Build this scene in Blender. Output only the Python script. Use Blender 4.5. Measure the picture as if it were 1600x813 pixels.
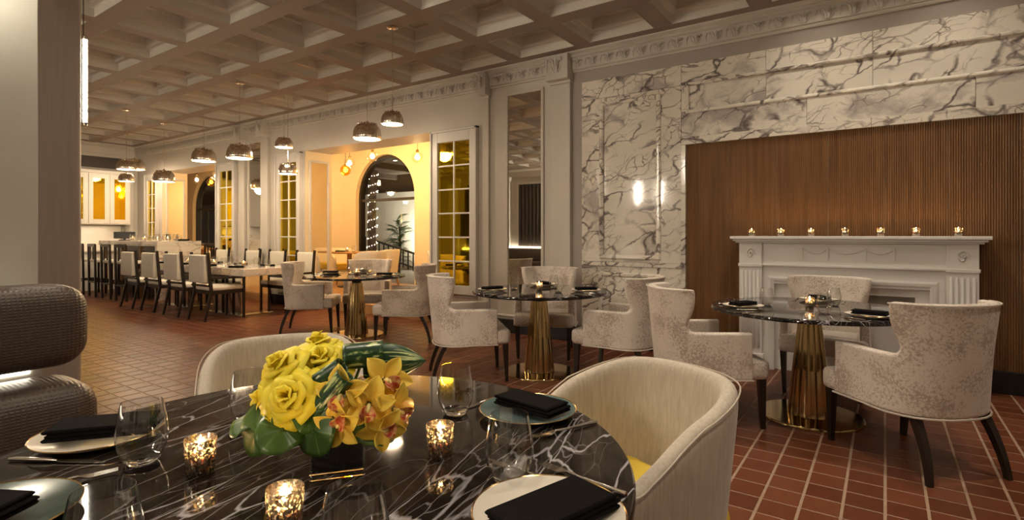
import bpy, bmesh, math, random
from mathutils import Vector, Matrix
random.seed(7)
for o in list(bpy.data.objects): bpy.data.objects.remove(o)
SC = bpy.context.scene
COL = SC.collection
pi = math.pi
R = math.radians

# ---------------------------------------------------------------- camera, world, exposure
TH = math.atan(583/844.0)
cam_d = bpy.data.cameras.new('camera'); cam = bpy.data.objects.new('camera', cam_d); COL.objects.link(cam)
cam.location = (0, 0, 1.25); cam.rotation_euler = (pi/2, 0, TH)
cam_d.sensor_width = 36; cam_d.lens = 844/1600*36; cam_d.shift_y = -38.5/1600; cam_d.clip_start = 0.02
SC.camera = cam
vs = SC.view_settings
vs.view_transform = 'Standard'; vs.look = 'None'; vs.gamma = 1; vs.use_curve_mapping = False
vs.exposure = 1.12
w = bpy.data.worlds.new('night'); SC.world = w; w.use_nodes = True
w.node_tree.nodes['Background'].inputs[0].default_value = (0.012, 0.015, 0.024, 1)
w.node_tree.nodes['Background'].inputs[1].default_value = 0.6

WARM = (1.0, 0.78, 0.53); WARMER = (1.0, 0.66, 0.30); NEUT = (1.0, 0.86, 0.69); CANDLE = (1.0, 0.62, 0.30)
P_FILL = 40      # fill downlights added in the ceiling, out of view
P_PEND = 16      # pendants
P_GLOBE = 25     # globes of the sunroom
P_VOT = 0.45     # candle flames

# ---------------------------------------------------------------- materials
def newmat(name):
    m = bpy.data.materials.new(name); m.use_nodes = True
    t = m.node_tree; b = t.nodes['Principled BSDF']
    return m, t, b
def N(t, typ, **kw):
    n = t.nodes.new(typ)
    for k, v in kw.items():
        if k.startswith('i_'):
            k = k[2:]; k = int(k) if k.isdigit() else k.replace('_', ' ')
            n.inputs[k].default_value = v
        else: setattr(n, k, v)
    return n
def ramp(t, stops, src=None, interp='LINEAR'):
    r = t.nodes.new('ShaderNodeValToRGB'); r.color_ramp.interpolation = interp
    e = r.color_ramp.elements
    while len(e) < len(stops): e.new(0.5)
    for k, (p, c) in enumerate(stops):
        e[k].position = p; e[k].color = (c[0], c[1], c[2], 1) if len(c) == 3 else c
    if src: t.links.new(src, r.inputs[0])
    return r
def setb(b, col=None, rough=.5, metal=0, spec=.5, **kw):
    if col: b.inputs['Base Color'].default_value = (*col, 1)
    b.inputs['Roughness'].default_value = rough; b.inputs['Metallic'].default_value = metal
    b.inputs['Specular IOR Level'].default_value = spec
    for k, v in kw.items(): b.inputs[k.replace('_', ' ')].default_value = v
def simple(name, col, rough=.5, metal=0, spec=.5, var=0, vscale=6, bump=0, bscale=60, stretch=None, **kw):
    m, t, b = newmat(name); setb(b, col, rough, metal, spec, **kw)
    tc = N(t, 'ShaderNodeTexCoord'); src = tc.outputs['Object']
    if stretch:
        mp = N(t, 'ShaderNodeMapping'); mp.inputs['Scale'].default_value = stretch
        t.links.new(src, mp.inputs[0]); src = mp.outputs[0]
    if var:
        n = N(t, 'ShaderNodeTexNoise', i_Scale=vscale, i_Detail=5.0); t.links.new(src, n.inputs['Vector'])
        a = tuple(max(0, c*(1-var)) for c in col); c2 = tuple(min(1, c*(1+var)) for c in col)
        r = ramp(t, [(.3, a), (.7, c2)], n.outputs[0]); t.links.new(r.outputs[0], b.inputs['Base Color'])
    if bump:
        n = N(t, 'ShaderNodeTexNoise', i_Scale=bscale, i_Detail=3.0); t.links.new(src, n.inputs['Vector'])
        bp = N(t, 'ShaderNodeBump', i_Strength=bump, i_Distance=.005); t.links.new(n.outputs[0], bp.inputs['Height'])
        t.links.new(bp.outputs[0], b.inputs['Normal'])
    return m
def emit(name, col, s):
    m, t, b = newmat(name); setb(b, col, .4)
    b.inputs['Emission Color'].default_value = (*col, 1); b.inputs['Emission Strength'].default_value = s
    return m
def thin_glass(name, tint=(1, 1, 1), refl=.10, edge=.75, rough=0.0):
    m, t, b = newmat(name); out = t.nodes['Material Output']
    tr = N(t, 'ShaderNodeBsdfTransparent'); tr.inputs[0].default_value = (*tint, 1)
    gl = N(t, 'ShaderNodeBsdfGlossy'); gl.inputs['Roughness'].default_value = rough
    lw = N(t, 'ShaderNodeLayerWeight', i_Blend=.5)
    r = ramp(t, [(0, (refl*.3,)*3), (.6, (refl,)*3), (1, (edge,)*3)], lw.outputs['Facing'])
    mx = N(t, 'ShaderNodeMixShader'); t.links.new(r.outputs[0], mx.inputs[0])
    t.links.new(tr.outputs[0], mx.inputs[1]); t.links.new(gl.outputs[0], mx.inputs[2]); t.links.new(mx.outputs[0], out.inputs[0])
    return m
def random_coords(t, scale=(1, 1, 1), rot=(0, 0, 0), use_random=True):
    tc = N(t, 'ShaderNodeTexCoord'); src = tc.outputs['Object']
    if use_random:
        oi = N(t, 'ShaderNodeObjectInfo'); mul = N(t, 'ShaderNodeMath', operation='MULTIPLY', i_1=37.0)
        t.links.new(oi.outputs['Random'], mul.inputs[0])
        ad = N(t, 'ShaderNodeVectorMath', operation='ADD'); t.links.new(src, ad.inputs[0]); t.links.new(mul.outputs[0], ad.inputs[1]); src = ad.outputs[0]
    mp = N(t, 'ShaderNodeMapping'); mp.inputs['Scale'].default_value = scale; mp.inputs['Rotation'].default_value = rot
    t.links.new(src, mp.inputs[0]); return mp.outputs[0]
def warp(t, src, scale, amt, detail=4.0):
    n = N(t, 'ShaderNodeTexNoise', i_Scale=scale, i_Detail=detail); t.links.new(src, n.inputs['Vector'])
    s = N(t, 'ShaderNodeVectorMath', operation='SUBTRACT'); s.inputs[1].default_value = (.5, .5, .5); t.links.new(n.outputs['Color'], s.inputs[0])
    k = N(t, 'ShaderNodeVectorMath', operation='SCALE'); k.inputs['Scale'].default_value = amt; t.links.new(s.outputs[0], k.inputs[0])
    a = N(t, 'ShaderNodeVectorMath', operation='ADD'); t.links.new(src, a.inputs[0]); t.links.new(k.outputs[0], a.inputs[1]); return a.outputs[0]
def vein(t, src, scale, width, mask_scale, lo, hi):
    v = N(t, 'ShaderNodeTexVoronoi', feature='DISTANCE_TO_EDGE', i_Scale=scale); t.links.new(src, v.inputs['Vector'])
    r = ramp(t, [(0, (1, 1, 1)), (width*.35, (.8,)*3), (width, (0, 0, 0))], v.outputs['Distance'])
    n = N(t, 'ShaderNodeTexNoise', i_Scale=mask_scale, i_Detail=3.0); t.links.new(src, n.inputs['Vector'])
    k = ramp(t, [(lo, (0, 0, 0)), (hi, (1, 1, 1))], n.outputs[0])
    m = N(t, 'ShaderNodeMath', operation='MULTIPLY'); t.links.new(r.outputs[0], m.inputs[0]); t.links.new(k.outputs[0], m.inputs[1])
    return m.outputs[0]
def mixc(t, fac, a, b):
    m = N(t, 'ShaderNodeMix', data_type='RGBA')
    if hasattr(fac, 'links'): t.links.new(fac, m.inputs[0])
    else: m.inputs[0].default_value = fac
    for s, k in ((a, 6), (b, 7)):
        if hasattr(s, 'links'): t.links.new(s, m.inputs[k])
        else: m.inputs[k].default_value = (*s, 1)
    return m.outputs[2]

def white_marble(name, dark=(.13, .10, .095), base=(.82, .765, .66), rnd=True):
    m, t, b = newmat(name); setb(b, base, .07, 0, .5)
    c0 = random_coords(t, (1.0, 1, 1.35), (0, R(38), 0), rnd)
    c = warp(t, c0, 1.6, .55); c = warp(t, c, 7, .09)
    mp = N(t, 'ShaderNodeMapping'); mp.inputs['Scale'].default_value = (1.0, 1, 1.9); t.links.new(c, mp.inputs[0]); cs = mp.outputs[0]
    v1 = vein(t, cs, 2.6, .065, 1.7, .38, .56)
    v2 = vein(t, cs, 6.0, .06, 2.2, .50, .62)
    pat = N(t, 'ShaderNodeTexNoise', i_Scale=1.15, i_Detail=6.0, i_Roughness=.62); t.links.new(c, pat.inputs['Vector'])
    pr = ramp(t, [(.55, (0, 0, 0)), (.64, (.75,)*3)], pat.outputs[0])
    cl = N(t, 'ShaderNodeTexNoise', i_Scale=2.3, i_Detail=6.0); t.links.new(c, cl.inputs['Vector'])
    bc = ramp(t, [(.3, tuple(x*.86 for x in base)), (.65, base)], cl.outputs[0]).outputs[0]
    x = mixc(t, pr.outputs[0], bc, (.33, .29, .28)); x = mixc(t, v2, x, (.26, .21, .19)); x = mixc(t, v1, x, dark)
    t.links.new(x, b.inputs['Base Color'])
    return m
def black_marble(name, sc=1.0):
    m, t, b = newmat(name); setb(b, (.012, .009, .008), .05, 0, .42)
    c0 = random_coords(t, (sc, sc, sc), (0, 0, R(-14)), False)
    mp = N(t, 'ShaderNodeMapping'); mp.inputs['Scale'].default_value = (1.0, .22, 1); t.links.new(c0, mp.inputs[0])
    c = warp(t, mp.outputs[0], 4, .11, 5.0); c = warp(t, c, 16, .03, 3.0)
    v1 = vein(t, c, 9.5, .019, 2.6, .42, .56); v2 = vein(t, c, 24.0, .026, 3.4, .43, .58)
    cl = N(t, 'ShaderNodeTexNoise', i_Scale=6.0, i_Detail=6.0); t.links.new(c, cl.inputs['Vector'])
    bc = ramp(t, [(.42, (.006, .004, .0035)), (.74, (.040, .026, .019))], cl.outputs[0]).outputs[0]
    x = mixc(t, v2, bc, (.19, .175, .18)); x = mixc(t, v1, x, (.42, .40, .42))
    t.links.new(x, b.inputs['Base Color']); return m
def mottled(name, a=(.70, .625, .54), d=(.37, .285, .23)):
    m, t, b = newmat(name); setb(b, a, .62, 0, .35, Sheen_Weight=.25, Sheen_Roughness=.4)
    c = random_coords(t)
    n1 = N(t, 'ShaderNodeTexNoise', i_Scale=5.0, i_Detail=3.0); t.links.new(c, n1.inputs['Vector'])
    n2 = N(t, 'ShaderNodeTexNoise', i_Scale=75.0, i_Detail=7.0, i_Roughness=.75); t.links.new(c, n2.inputs['Vector'])
    ad = N(t, 'ShaderNodeMath', operation='MULTIPLY_ADD', i_1=.55); t.links.new(n1.outputs[0], ad.inputs[0]); t.links.new(n2.outputs[0], ad.inputs[2])
    f = ramp(t, [(.77, (0, 0, 0)), (.88, (.85,)*3)], ad.outputs[0])
    t.links.new(mixc(t, f.outputs[0], a, d), b.inputs['Base Color'])
    bp = N(t, 'ShaderNodeBump', i_Strength=.25, i_Distance=.004); t.links.new(n2.outputs[0], bp.inputs['Height']); t.links.new(bp.outputs[0], b.inputs['Normal'])
    return m
def tile_mat():
    m, t, b = newmat('quarry_tile'); setb(b, (.3, .1, .05), .34, 0, .10)
    g = N(t, 'ShaderNodeNewGeometry')
    dv = N(t, 'ShaderNodeVectorMath', operation='MULTIPLY'); dv.inputs[1].default_value = (1/TX, 1/TY, 0); t.links.new(g.outputs['Position'], dv.inputs[0])
    fl = N(t, 'ShaderNodeVectorMath', operation='FLOOR'); t.links.new(dv.outputs[0], fl.inputs[0])
    wn = N(t, 'ShaderNodeTexWhiteNoise', noise_dimensions='3D'); t.links.new(fl.outputs[0], wn.inputs['Vector'])
    r = ramp(t, [(0, (.110, .034, .016)), (.5, (.142, .045, .021)), (1, (.172, .057, .028))], wn.outputs['Value'])
    n = N(t, 'ShaderNodeTexNoise', i_Scale=22.0, i_Detail=5.0); t.links.new(g.outputs['Position'], n.inputs['Vector'])
    k = ramp(t, [(.3, (.88,)*3), (.7, (1.06,)*3)], n.outputs[0])
    mm = N(t, 'ShaderNodeMix', data_type='RGBA', blend_type='MULTIPLY'); mm.inputs[0].default_value = 1
    t.links.new(r.outputs[0], mm.inputs[6]); t.links.new(k.outputs[0], mm.inputs[7]); t.links.new(mm.outputs[2], b.inputs['Base Color'])
    bp = N(t, 'ShaderNodeBump', i_Strength=.05, i_Distance=.003); t.links.new(n.outputs[0], bp.inputs['Height']); t.links.new(bp.outputs[0], b.inputs['Normal'])
    rr = ramp(t, [(.3, (.30,)*3), (.7, (.36,)*3)], n.outputs[0]); t.links.new(rr.outputs[0], b.inputs['Roughness'])
    return m
def reed_wood(name, dark, light, rough=.42):
    m, t, b = newmat(name); setb(b, dark, rough, 0, .4)
    c = random_coords(t, (1, 1, .045))
    n = N(t, 'ShaderNodeTexNoise', i_Scale=26.0, i_Detail=7.0, i_Roughness=.65); t.links.new(c, n.inputs['Vector'])
    r = ramp(t, [(.25, dark), (.75, light)], n.outputs[0]); t.links.new(r.outputs[0], b.inputs['Base Color'])
    return m
def leather():
    m, t, b = newmat('embossed_leather'); setb(b, (.088, .064, .052), .36, 0, .5)
    tc = N(t, 'ShaderNodeTexCoord')
    w1 = N(t, 'ShaderNodeTexWave', wave_type='BANDS', bands_direction='Y', i_Scale=19.0); t.links.new(tc.outputs['Object'], w1.inputs['Vector'])
    w2 = N(t, 'ShaderNodeTexWave', wave_type='BANDS', bands_direction='Z', i_Scale=27.0); t.links.new(tc.outputs['Object'], w2.inputs['Vector'])
    mu = N(t, 'ShaderNodeMath', operation='MULTIPLY'); t.links.new(w1.outputs['Fac'], mu.inputs[0]); t.links.new(w2.outputs['Fac'], mu.inputs[1])
    bp = N(t, 'ShaderNodeBump', i_Strength=.6, i_Distance=.003); t.links.new(mu.outputs[0], bp.inputs['Height']); t.links.new(bp.outputs[0], b.inputs['Normal'])
    return m
def mercury_glass():
    m, t, b = newmat('mercury_glass'); out = t.nodes['Material Output']
    tc = N(t, 'ShaderNodeTexCoord')
    n = N(t, 'ShaderNodeTexNoise', i_Scale=190.0, i_Detail=3.0, i_Roughness=.6); t.links.new(tc.outputs['Object'], n.inputs['Vector'])
    f = ramp(t, [(.42, (0.05,)*3), (.50, (.95,)*3)], n.outputs[0])
    gl = N(t, 'ShaderNodeBsdfGlossy'); gl.inputs['Roughness'].default_value = .16; gl.inputs['Color'].default_value = (.62, .55, .47, 1)
    tr = N(t, 'ShaderNodeBsdfTransparent'); tr.inputs[0].default_value = (1, .92, .78, 1)
    tl = N(t, 'ShaderNodeBsdfTranslucent'); tl.inputs[0].default_value = (.62, .50, .35, 1)
    m1 = N(t, 'ShaderNodeMixShader', i_0=.42); t.links.new(tr.outputs[0], m1.inputs[1]); t.links.new(tl.outputs[0], m1.inputs[2])
    m2 = N(t, 'ShaderNodeMixShader'); t.links.new(f.outputs[0], m2.inputs[0]); t.links.new(m1.outputs[0], m2.inputs[1]); t.links.new(gl.outputs[0], m2.inputs[2])
    t.links.new(m2.outputs[0], out.inputs[0]); return m
def petal_mat(name, a, c, stretch=8):
    m, t, b = newmat(name); setb(b, a, .45, 0, .3, Subsurface_Weight=.12, Subsurface_Scale=.01)
    b.inputs['Subsurface Radius'].default_value = (.02, .012, .004)
    tc = N(t, 'ShaderNodeTexCoord')
    n = N(t, 'ShaderNodeTexNoise', i_Scale=stretch, i_Detail=3.0); t.links.new(tc.outputs['Object'], n.inputs['Vector'])
    r = ramp(t, [(.3, c), (.6, a)], n.outputs[0]); t.links.new(r.outputs[0], b.inputs['Base Color'])
    return m
def striped_leaf():
    m, t, b = newmat('variegated_leaf'); setb(b, (.04, .1, .04), .3, 0, .5)
    uv = N(t, 'ShaderNodeTexCoord')
    mp = N(t, 'ShaderNodeMapping'); mp.inputs['Scale'].default_value = (1, .12, 1); t.links.new(uv.outputs['UV'], mp.inputs[0])
    n = N(t, 'ShaderNodeTexNoise', i_Scale=17.0, i_Detail=3.0); t.links.new(mp.outputs[0], n.inputs['Vector'])
    r = ramp(t, [(.50, (.018, .055, .022)), (.56, (.05, .13, .04)), (.60, (.55, .60, .26))], n.outputs[0])
    t.links.new(r.outputs[0], b.inputs['Base Color']); return m
def velvet_strie(name, a, d):
    m, t, b = newmat(name); setb(b, a, .7, 0, .3, Sheen_Weight=.3)
    c = random_coords(t, (1, 1, .07))
    n = N(t, 'ShaderNodeTexNoise', i_Scale=120.0, i_Detail=4.0); t.links.new(c, n.inputs['Vector'])
    r = ramp(t, [(.3, d), (.62, a)], n.outputs[0]); t.links.new(r.outputs[0], b.inputs['Base Color'])
    bp = N(t, 'ShaderNodeBump', i_Strength=.2, i_Distance=.002); t.links.new(n.outputs[0], bp.inputs['Height']); t.links.new(bp.outputs[0], b.inputs['Normal'])
    return m

TX, TY = .162, .155
M = {}
M['paint'] = simple('wall_paint', (.56, .52, .46), .55, var=.03, vscale=3)
M['ceil'] = simple('ceiling_paint', (.60, .565, .50), .7, var=.04, vscale=3)
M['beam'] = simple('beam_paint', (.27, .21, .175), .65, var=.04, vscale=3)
M['taupe'] = simple('taupe_paint', (.36, .315, .275), .6, var=.03)
M['colpaint'] = simple('column_paint', (.40, .35, .31), .5, var=.05, stretch=(8, 8, .4))
M['cream'] = simple('cream_wall', (.78, .66, .45), .6, var=.03, vscale=3)
M['white'] = simple('white_paint', (.76, .74, .70), .42, var=.02)
M['trimw'] = simple('frame_paint', (.62, .59, .55), .4, var=.02)
M['grout'] = simple('grout', (.33, .22, .145), .8, var=.12, vscale=20)
M['tile'] = tile_mat()
M['wmarble'] = white_marble('veined_white_marble')
M['bmarble'] = black_marble('black_marble')
M['lmarble'] = white_marble('bar_marble', (.45, .36, .28), (.78, .71, .61), False)
M['reed'] = reed_wood('reeded_walnut', (.115, .052, .019), (.26, .13, .050))
M['darkwood'] = reed_wood('espresso_wood', (.012, .007, .005), (.030, .018, .012), .32)
M['tanwood'] = reed_wood('tan_wood', (.30, .16, .06), (.45, .26, .11))
M['blackbase'] = simple('black_skirting', (.012, .010, .009), .4)
M['mott'] = mottled('mottled_velvet')
M['piping'] = simple('piping_cord', (.66, .59, .51), .5)
M['tubpiping'] = simple('tub_piping', (.54, .47, .38), .6)
M['seatfab'] = simple('seat_velvet', (.44, .37, .31), .6, var=.08, vscale=20, Sheen_Weight=.25)
M['tub'] = velvet_strie('tub_velvet', (.58, .51, .41), (.47, .405, .32))
M['yseat'] = simple('yellow_vinyl', (.80, .58, .07), .5)
M['creamleather'] = simple('cream_leather', (.74, .69, .58), .45, var=.04)
M['leather'] = leather()
M['brass'] = simple('polished_brass', (.50, .36, .17), .12, 1.0)
M['chrome'] = simple('polished_steel', (.72, .68, .62), .08, 1.0)
M['nickel'] = simple('brushed_nickel', (.74, .64, .53), .2, 1.0, var=.18, vscale=40)
M['mirror'] = simple('mirror_glass', (.80, .77, .70), .015, 1.0)
M['amber'] = simple('amber_mirror', (.83, .60, .035), .03, 1.0, bump=.04, bscale=3)
def real_glass(name):
    m, t, b = newmat(name); setb(b, (1, 1, 1), 0, 0, .5, Transmission_Weight=1.0, IOR=1.45); return m
M['glassbase'] = real_glass('solid_glass')
M['glass'] = thin_glass('clear_glass', (.985, .985, .98), .18, 1.0, .01)
M['pane'] = thin_glass('window_glass', (.9, .9, .88), .05, .5)
M['vaseglass'] = thin_glass('vase_glass', (.95, .97, .97), .14, .8)
M['mercury'] = mercury_glass()
M['liner'] = simple('black_liner', (.006, .004, .006), .2)
M['wax'] = simple('wax', (.85, .72, .5), .5, Subsurface_Weight=.3)
M['flame'] = emit('flame', (1.0, .72, .40), 55)
M['bulb'] = emit('lamp_diffuser', (1.0, .80, .56), 9)
M['tube'] = emit('tube_lamp', (1.0, .90, .72), 22)
M['tube2'] = emit('bright_tube_lamp', (1.0, .87, .69), 260)
M['tube3'] = emit('banquette_tube_lamp', (1.0, .88, .70), 230)
M['globe'] = emit('globe_bulb', (1.0, .80, .48), 26)
M['globea'] = emit('amber_bulb', (1.0, .52, .06), 14)
M['globeglass'] = thin_glass('globe_glass', (1, .97, .9), .16, .6, .08)
M['amberglass'] = thin_glass('amber_globe_glass', (1, .68, .12), .16, .5, .08)
M['strip'] = emit('led_strip', (1.0, .88, .68), 3.2)
M['fill_lens'] = emit('fill_downlight_lens', (1.0, .86, .66), 22)
M['shade_in'] = simple('shade_lining', (.85, .78, .66), .5)
M['ceramic'] = simple('ivory_ceramic', (.76, .70, .60), .22)
M['teal'] = simple('teal_glaze', (.10, .16, .155), .2, var=.25, vscale=14)
M['green_glaze'] = simple('dark_green_glaze', (.035, .062, .05), .2, var=.25, vscale=14)
M['goldrim'] = simple('gold_rim', (.55, .36, .15), .22, 1.0)
M['napkin'] = simple('black_linen', (.006, .005, .0055), .9, spec=.08, bump=.4, bscale=400)
M['steel'] = simple('cutlery_steel', (.70, .66, .60), .16, 1.0)
M['rose'] = petal_mat('yellow_petal', (.98, .83, .07), (.93, .71, .03), 14)
M['orchid'] = petal_mat('orchid_petal', (.95, .72, .11), (.88, .55, .07), 16)
M['lip'] = petal_mat('orchid_lip', (.45, .05, .02), (.78, .55, .2), 70)
M['column'] = simple('orchid_column', (.86, .72, .25), .4)
def leaf_mat():
    m, t, b = newmat('galax_leaf'); setb(b, (.05, .12, .02), .32, 0, .5)
    tc = N(t, 'ShaderNodeTexCoord'); oi = N(t, 'ShaderNodeObjectInfo')
    sp = N(t, 'ShaderNodeSeparateXYZ'); t.links.new(tc.outputs['Object'], sp.inputs[0])
    at = N(t, 'ShaderNodeMath', operation='ARCTAN2'); t.links.new(sp.outputs['Y'], at.inputs[0]); t.links.new(sp.outputs['X'], at.inputs[1])
    ml = N(t, 'ShaderNodeMath', operation='MULTIPLY', i_1=5.0); t.links.new(at.outputs[0], ml.inputs[0])
    sn = N(t, 'ShaderNodeMath', operation='SINE'); t.links.new(ml.outputs[0], sn.inputs[0])
    vr = ramp(t, [(.93, (0, 0, 0)), (1.0, (.6,)*3)], sn.outputs[0])
    base = ramp(t, [(0, (.022, .065, .010)), (1, (.085, .165, .025))], oi.outputs['Random'])
    x = mixc(t, vr.outputs[0], base.outputs[0], (.16, .26, .07)); t.links.new(x, b.inputs['Base Color']); return m
M['leaf'] = leaf_mat()
M['stripe'] = striped_leaf()
M['iron'] = simple('dark_iron', (.02, .017, .015), .5)
M['bark'] = simple('bark', (.10, .07, .05), .9, var=.3, vscale=20, bump=.6, bscale=25)
M['palm'] = simple('palm_green', (.06, .14, .03), .5, var=.3, vscale=8)
M['extwall'] = simple('rendered_wall', (.60, .56, .48), .85, var=.08, vscale=2)
M['extfloor'] = simple('paving', (.20, .18, .16), .8, var=.1)
M['soffit'] = simple('porch_soffit', (.11, .085, .065), .7, var=.1)
M['fairy'] = emit('fairy_bulb', (1.0, .86, .62), 16)
M['grille'] = simple('vent_grille', (.085, .07, .06), .6)
M['device'] = simple('black_plastic', (.015, .013, .012), .35)
M['drape'] = simple('dark_drape', (.07, .055, .045), .9, var=.2, vscale=12, stretch=(4, 4, .2))
M['slot'] = simple('firebox_recess', (.30, .265, .23), .7)
M['palewall'] = simple('pale_wall', (.60, .585, .52), .55, var=.03)

# ---------------------------------------------------------------- mesh builder
class MB:
    def __init__(s): s.v = []; s.f = []; s.uv = None
    def add(s, vs, fs):
        o = len(s.v); s.v += [tuple(v) for v in vs]; s.f += [tuple(i+o for i in f) for f in fs]; return s
    def box(s, x0, x1, y0, y1, z0, z1):
        vs = [(x, y, z) for z in (z0, z1) for y in (y0, y1) for x in (x0, x1)]
        return s.add(vs, [(0, 2, 3, 1), (4, 5, 7, 6), (0, 1, 5, 4), (2, 6, 7, 3), (0, 4, 6, 2), (1, 3, 7, 5)])
    def cbox(s, c, d): return s.box(c[0]-d[0]/2, c[0]+d[0]/2, c[1]-d[1]/2, c[1]+d[1]/2, c[2]-d[2]/2, c[2]+d[2]/2)
    def rings(s, rings, cap0=True, cap1=True, closed=True):
        n = len(rings[0]); vs = [p for r in rings for p in r]; fs = []
        for j in range(len(rings)-1):
            for i in range(n if closed else n-1):
                a = j*n+i; b = j*n+(i+1) % n; fs.append((a, b, b+n, a+n))
        if cap0: fs.append(tuple(range(n-1, -1, -1)))
        if cap1: fs.append(tuple(range((len(rings)-1)*n, len(rings)*n)))
        return s.add(vs, fs)
    def lathe(s, prof, n=24, c=(0, 0, 0), flute=None, cap0=False, cap1=False):
        rs = []
        for r, z in prof:
            ring = []
            for i in range(n):
                a = 2*pi*i/n; q = r if not flute else r*flute(a, z)
                ring.append((c[0]+q*math.cos(a), c[1]+q*math.sin(a), c[2]+z))
            rs.append(ring)
        return s.rings(rs, cap0, cap1)
    def tube(s, pts, r, n=8, caps=True):
        pts = [Vector(p) for p in pts]; rs = []
        rad = r if isinstance(r, (list, tuple)) else [r]*len(pts)
        up = Vector((0, 0, 1))
        for k, p in enumerate(pts):
            d = (pts[min(k+1, len(pts)-1)]-pts[max(k-1, 0)]).normalized()
            u = up if abs(d.dot(up)) < .95 else Vector((1, 0, 0))
            a = d.cross(u).normalized(); b = a.cross(d).normalized()
            rs.append([p+(a*math.cos(2*pi*i/n)+b*math.sin(2*pi*i/n))*rad[k] for i in range(n)])
        return s.rings(rs, caps, caps)
    def bar(s, p0, p1, w0, w1=None, up=(0, 0, 1)):   # square bar from p0 to p1
        w1 = w1 or w0; p0 = Vector(p0); p1 = Vector(p1); d = (p1-p0).normalized(); u = Vector(up)
        if abs(d.dot(u)) > .95: u = Vector((0, 1, 0))
        a = d.cross(u).normalized(); b = a.cross(d).normalized()
        return s.rings([[p+(a*i+b*j)*w_/2 for i, j in ((-1, -1), (1, -1), (1, 1), (-1, 1))] for p, w_ in ((p0, w0), (p1, w1))])
    def grid(s, fn, nu, nv):
        vs = [fn(i/(nu-1), j/(nv-1)) for j in range(nv) for i in range(nu)]
        return s.add(vs, [(j*nu+i, j*nu+i+1, (j+1)*nu+i+1, (j+1)*nu+i) for j in range(nv-1) for i in range(nu-1)])
    def prism(s, poly, axis, a, b):   # poly of 2D points extruded along axis from a to b
        def P(u, v, w_): return (w_, u, v) if axis == 'x' else (u, w_, v) if axis == 'y' else (u, v, w_)
        return s.rings([[P(u, v, a) for u, v in poly], [P(u, v, b) for u, v in poly]])
    def mesh(s, name, mat, smooth=30, bevel=0, seg=2, merge=False, uvgrid=None):
        me = bpy.data.meshes.new(name); me.from_pydata(s.v, [], s.f)
        bm = bmesh.new(); bm.from_mesh(me)
        if merge: bmesh.ops.remove_doubles(bm, verts=bm.verts, dist=1e-5)
        bmesh.ops.recalc_face_normals(bm, faces=bm.faces)
        if bevel:
            es = [e for e in bm.edges if len(e.link_faces) == 2 and e.calc_face_angle(0) > R(28)]
            bmesh.ops.bevel(bm, geom=es, offset=bevel, segments=seg, profile=.5, affect='EDGES', clamp_overlap=True)
        if smooth:
            for f in bm.faces: f.smooth = True
            for e in bm.edges: e.smooth = not (len(e.link_faces) == 2 and e.calc_face_angle(0) > R(smooth))
        bm.to_mesh(me); bm.free()
        if uvgrid:
            nu, nv = uvgrid; uvl = me.uv_layers.new(name='UVMap')
            for p in me.polygons:
                for li in p.loop_indices:
                    vi = me.loops[li].vertex_index % (nu*nv); uvl.data[li].uv = ((vi % nu)/(nu-1), (vi//nu)/(nv-1))
        me.materials.append(M[mat]); return me

def obj(name, me, parent=None, loc=(0, 0, 0), rot=(0, 0, 0), mods=(), scale=None):
    o = bpy.data.objects.new(name, me); COL.objects.link(o); o.parent = parent; o.location = loc; o.rotation_euler = rot
    if scale: o.scale = scale if isinstance(scale, tuple) else (scale,)*3
    for md in mods:
        k = o.modifiers.new(md[0].lower(), md[0])
        for a, v in md[1].items(): setattr(k, a, v)
    return o
def tag(o, label, cat, group=None):
    o['label'] = label; o['category'] = cat
    if group: o['group'] = group
    return o
def struct(name, me, parent=None, **kw):
    o = obj(name, me, parent, **kw)
    if not parent: o['kind'] = 'structure'
    return o
def root(name, label, cat, loc=(0, 0, 0), rz=0, group=None, scale=None):
    o = bpy.data.objects.new(name, None); COL.objects.link(o); o.empty_display_size = .1
    o.location = loc; o.rotation_euler = (0, 0, rz)
    if scale: o.scale = (scale,)*3
    return tag(o, label, cat, group)
def light(name, typ, loc, energy, col, parent=None, **kw):
    d = bpy.data.lights.new(name, typ); d.energy = energy; d.color = col
    for k, v in kw.items(): setattr(d, k, v)
    o = bpy.data.objects.new(name, d); COL.objects.link(o); o.location = loc; o.parent = parent; return o
def spawn(name, parts, label, cat, loc, rz=0, group=None, scale=None):
    """parts: list of (partname, mesh, mods, kids) shared by every copy"""
    r = root(name, label, cat, loc, rz, group, scale)
    for p in parts:
        o = obj(p[0], p[1], r, mods=p[2] if len(p) > 2 else ())
        if len(p) > 3:
            for k in p[3]: obj(k[0], k[1], o, mods=k[2] if len(k) > 2 else ())
    return r
SUB1 = ('SUBSURF', dict(levels=1, render_levels=2))
def SOL(t, off=-1): return ('SOLIDIFY', dict(thickness=t, offset=off))
def ang(fx, fy): return math.atan2(-fx, fy)   # rotation so that local +Y faces (fx,fy)

# ================================================================ SETTING
XW, XE, YS, YN = -15.2, 3.2, -3.2, 5.72
ZC = 3.41
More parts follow.
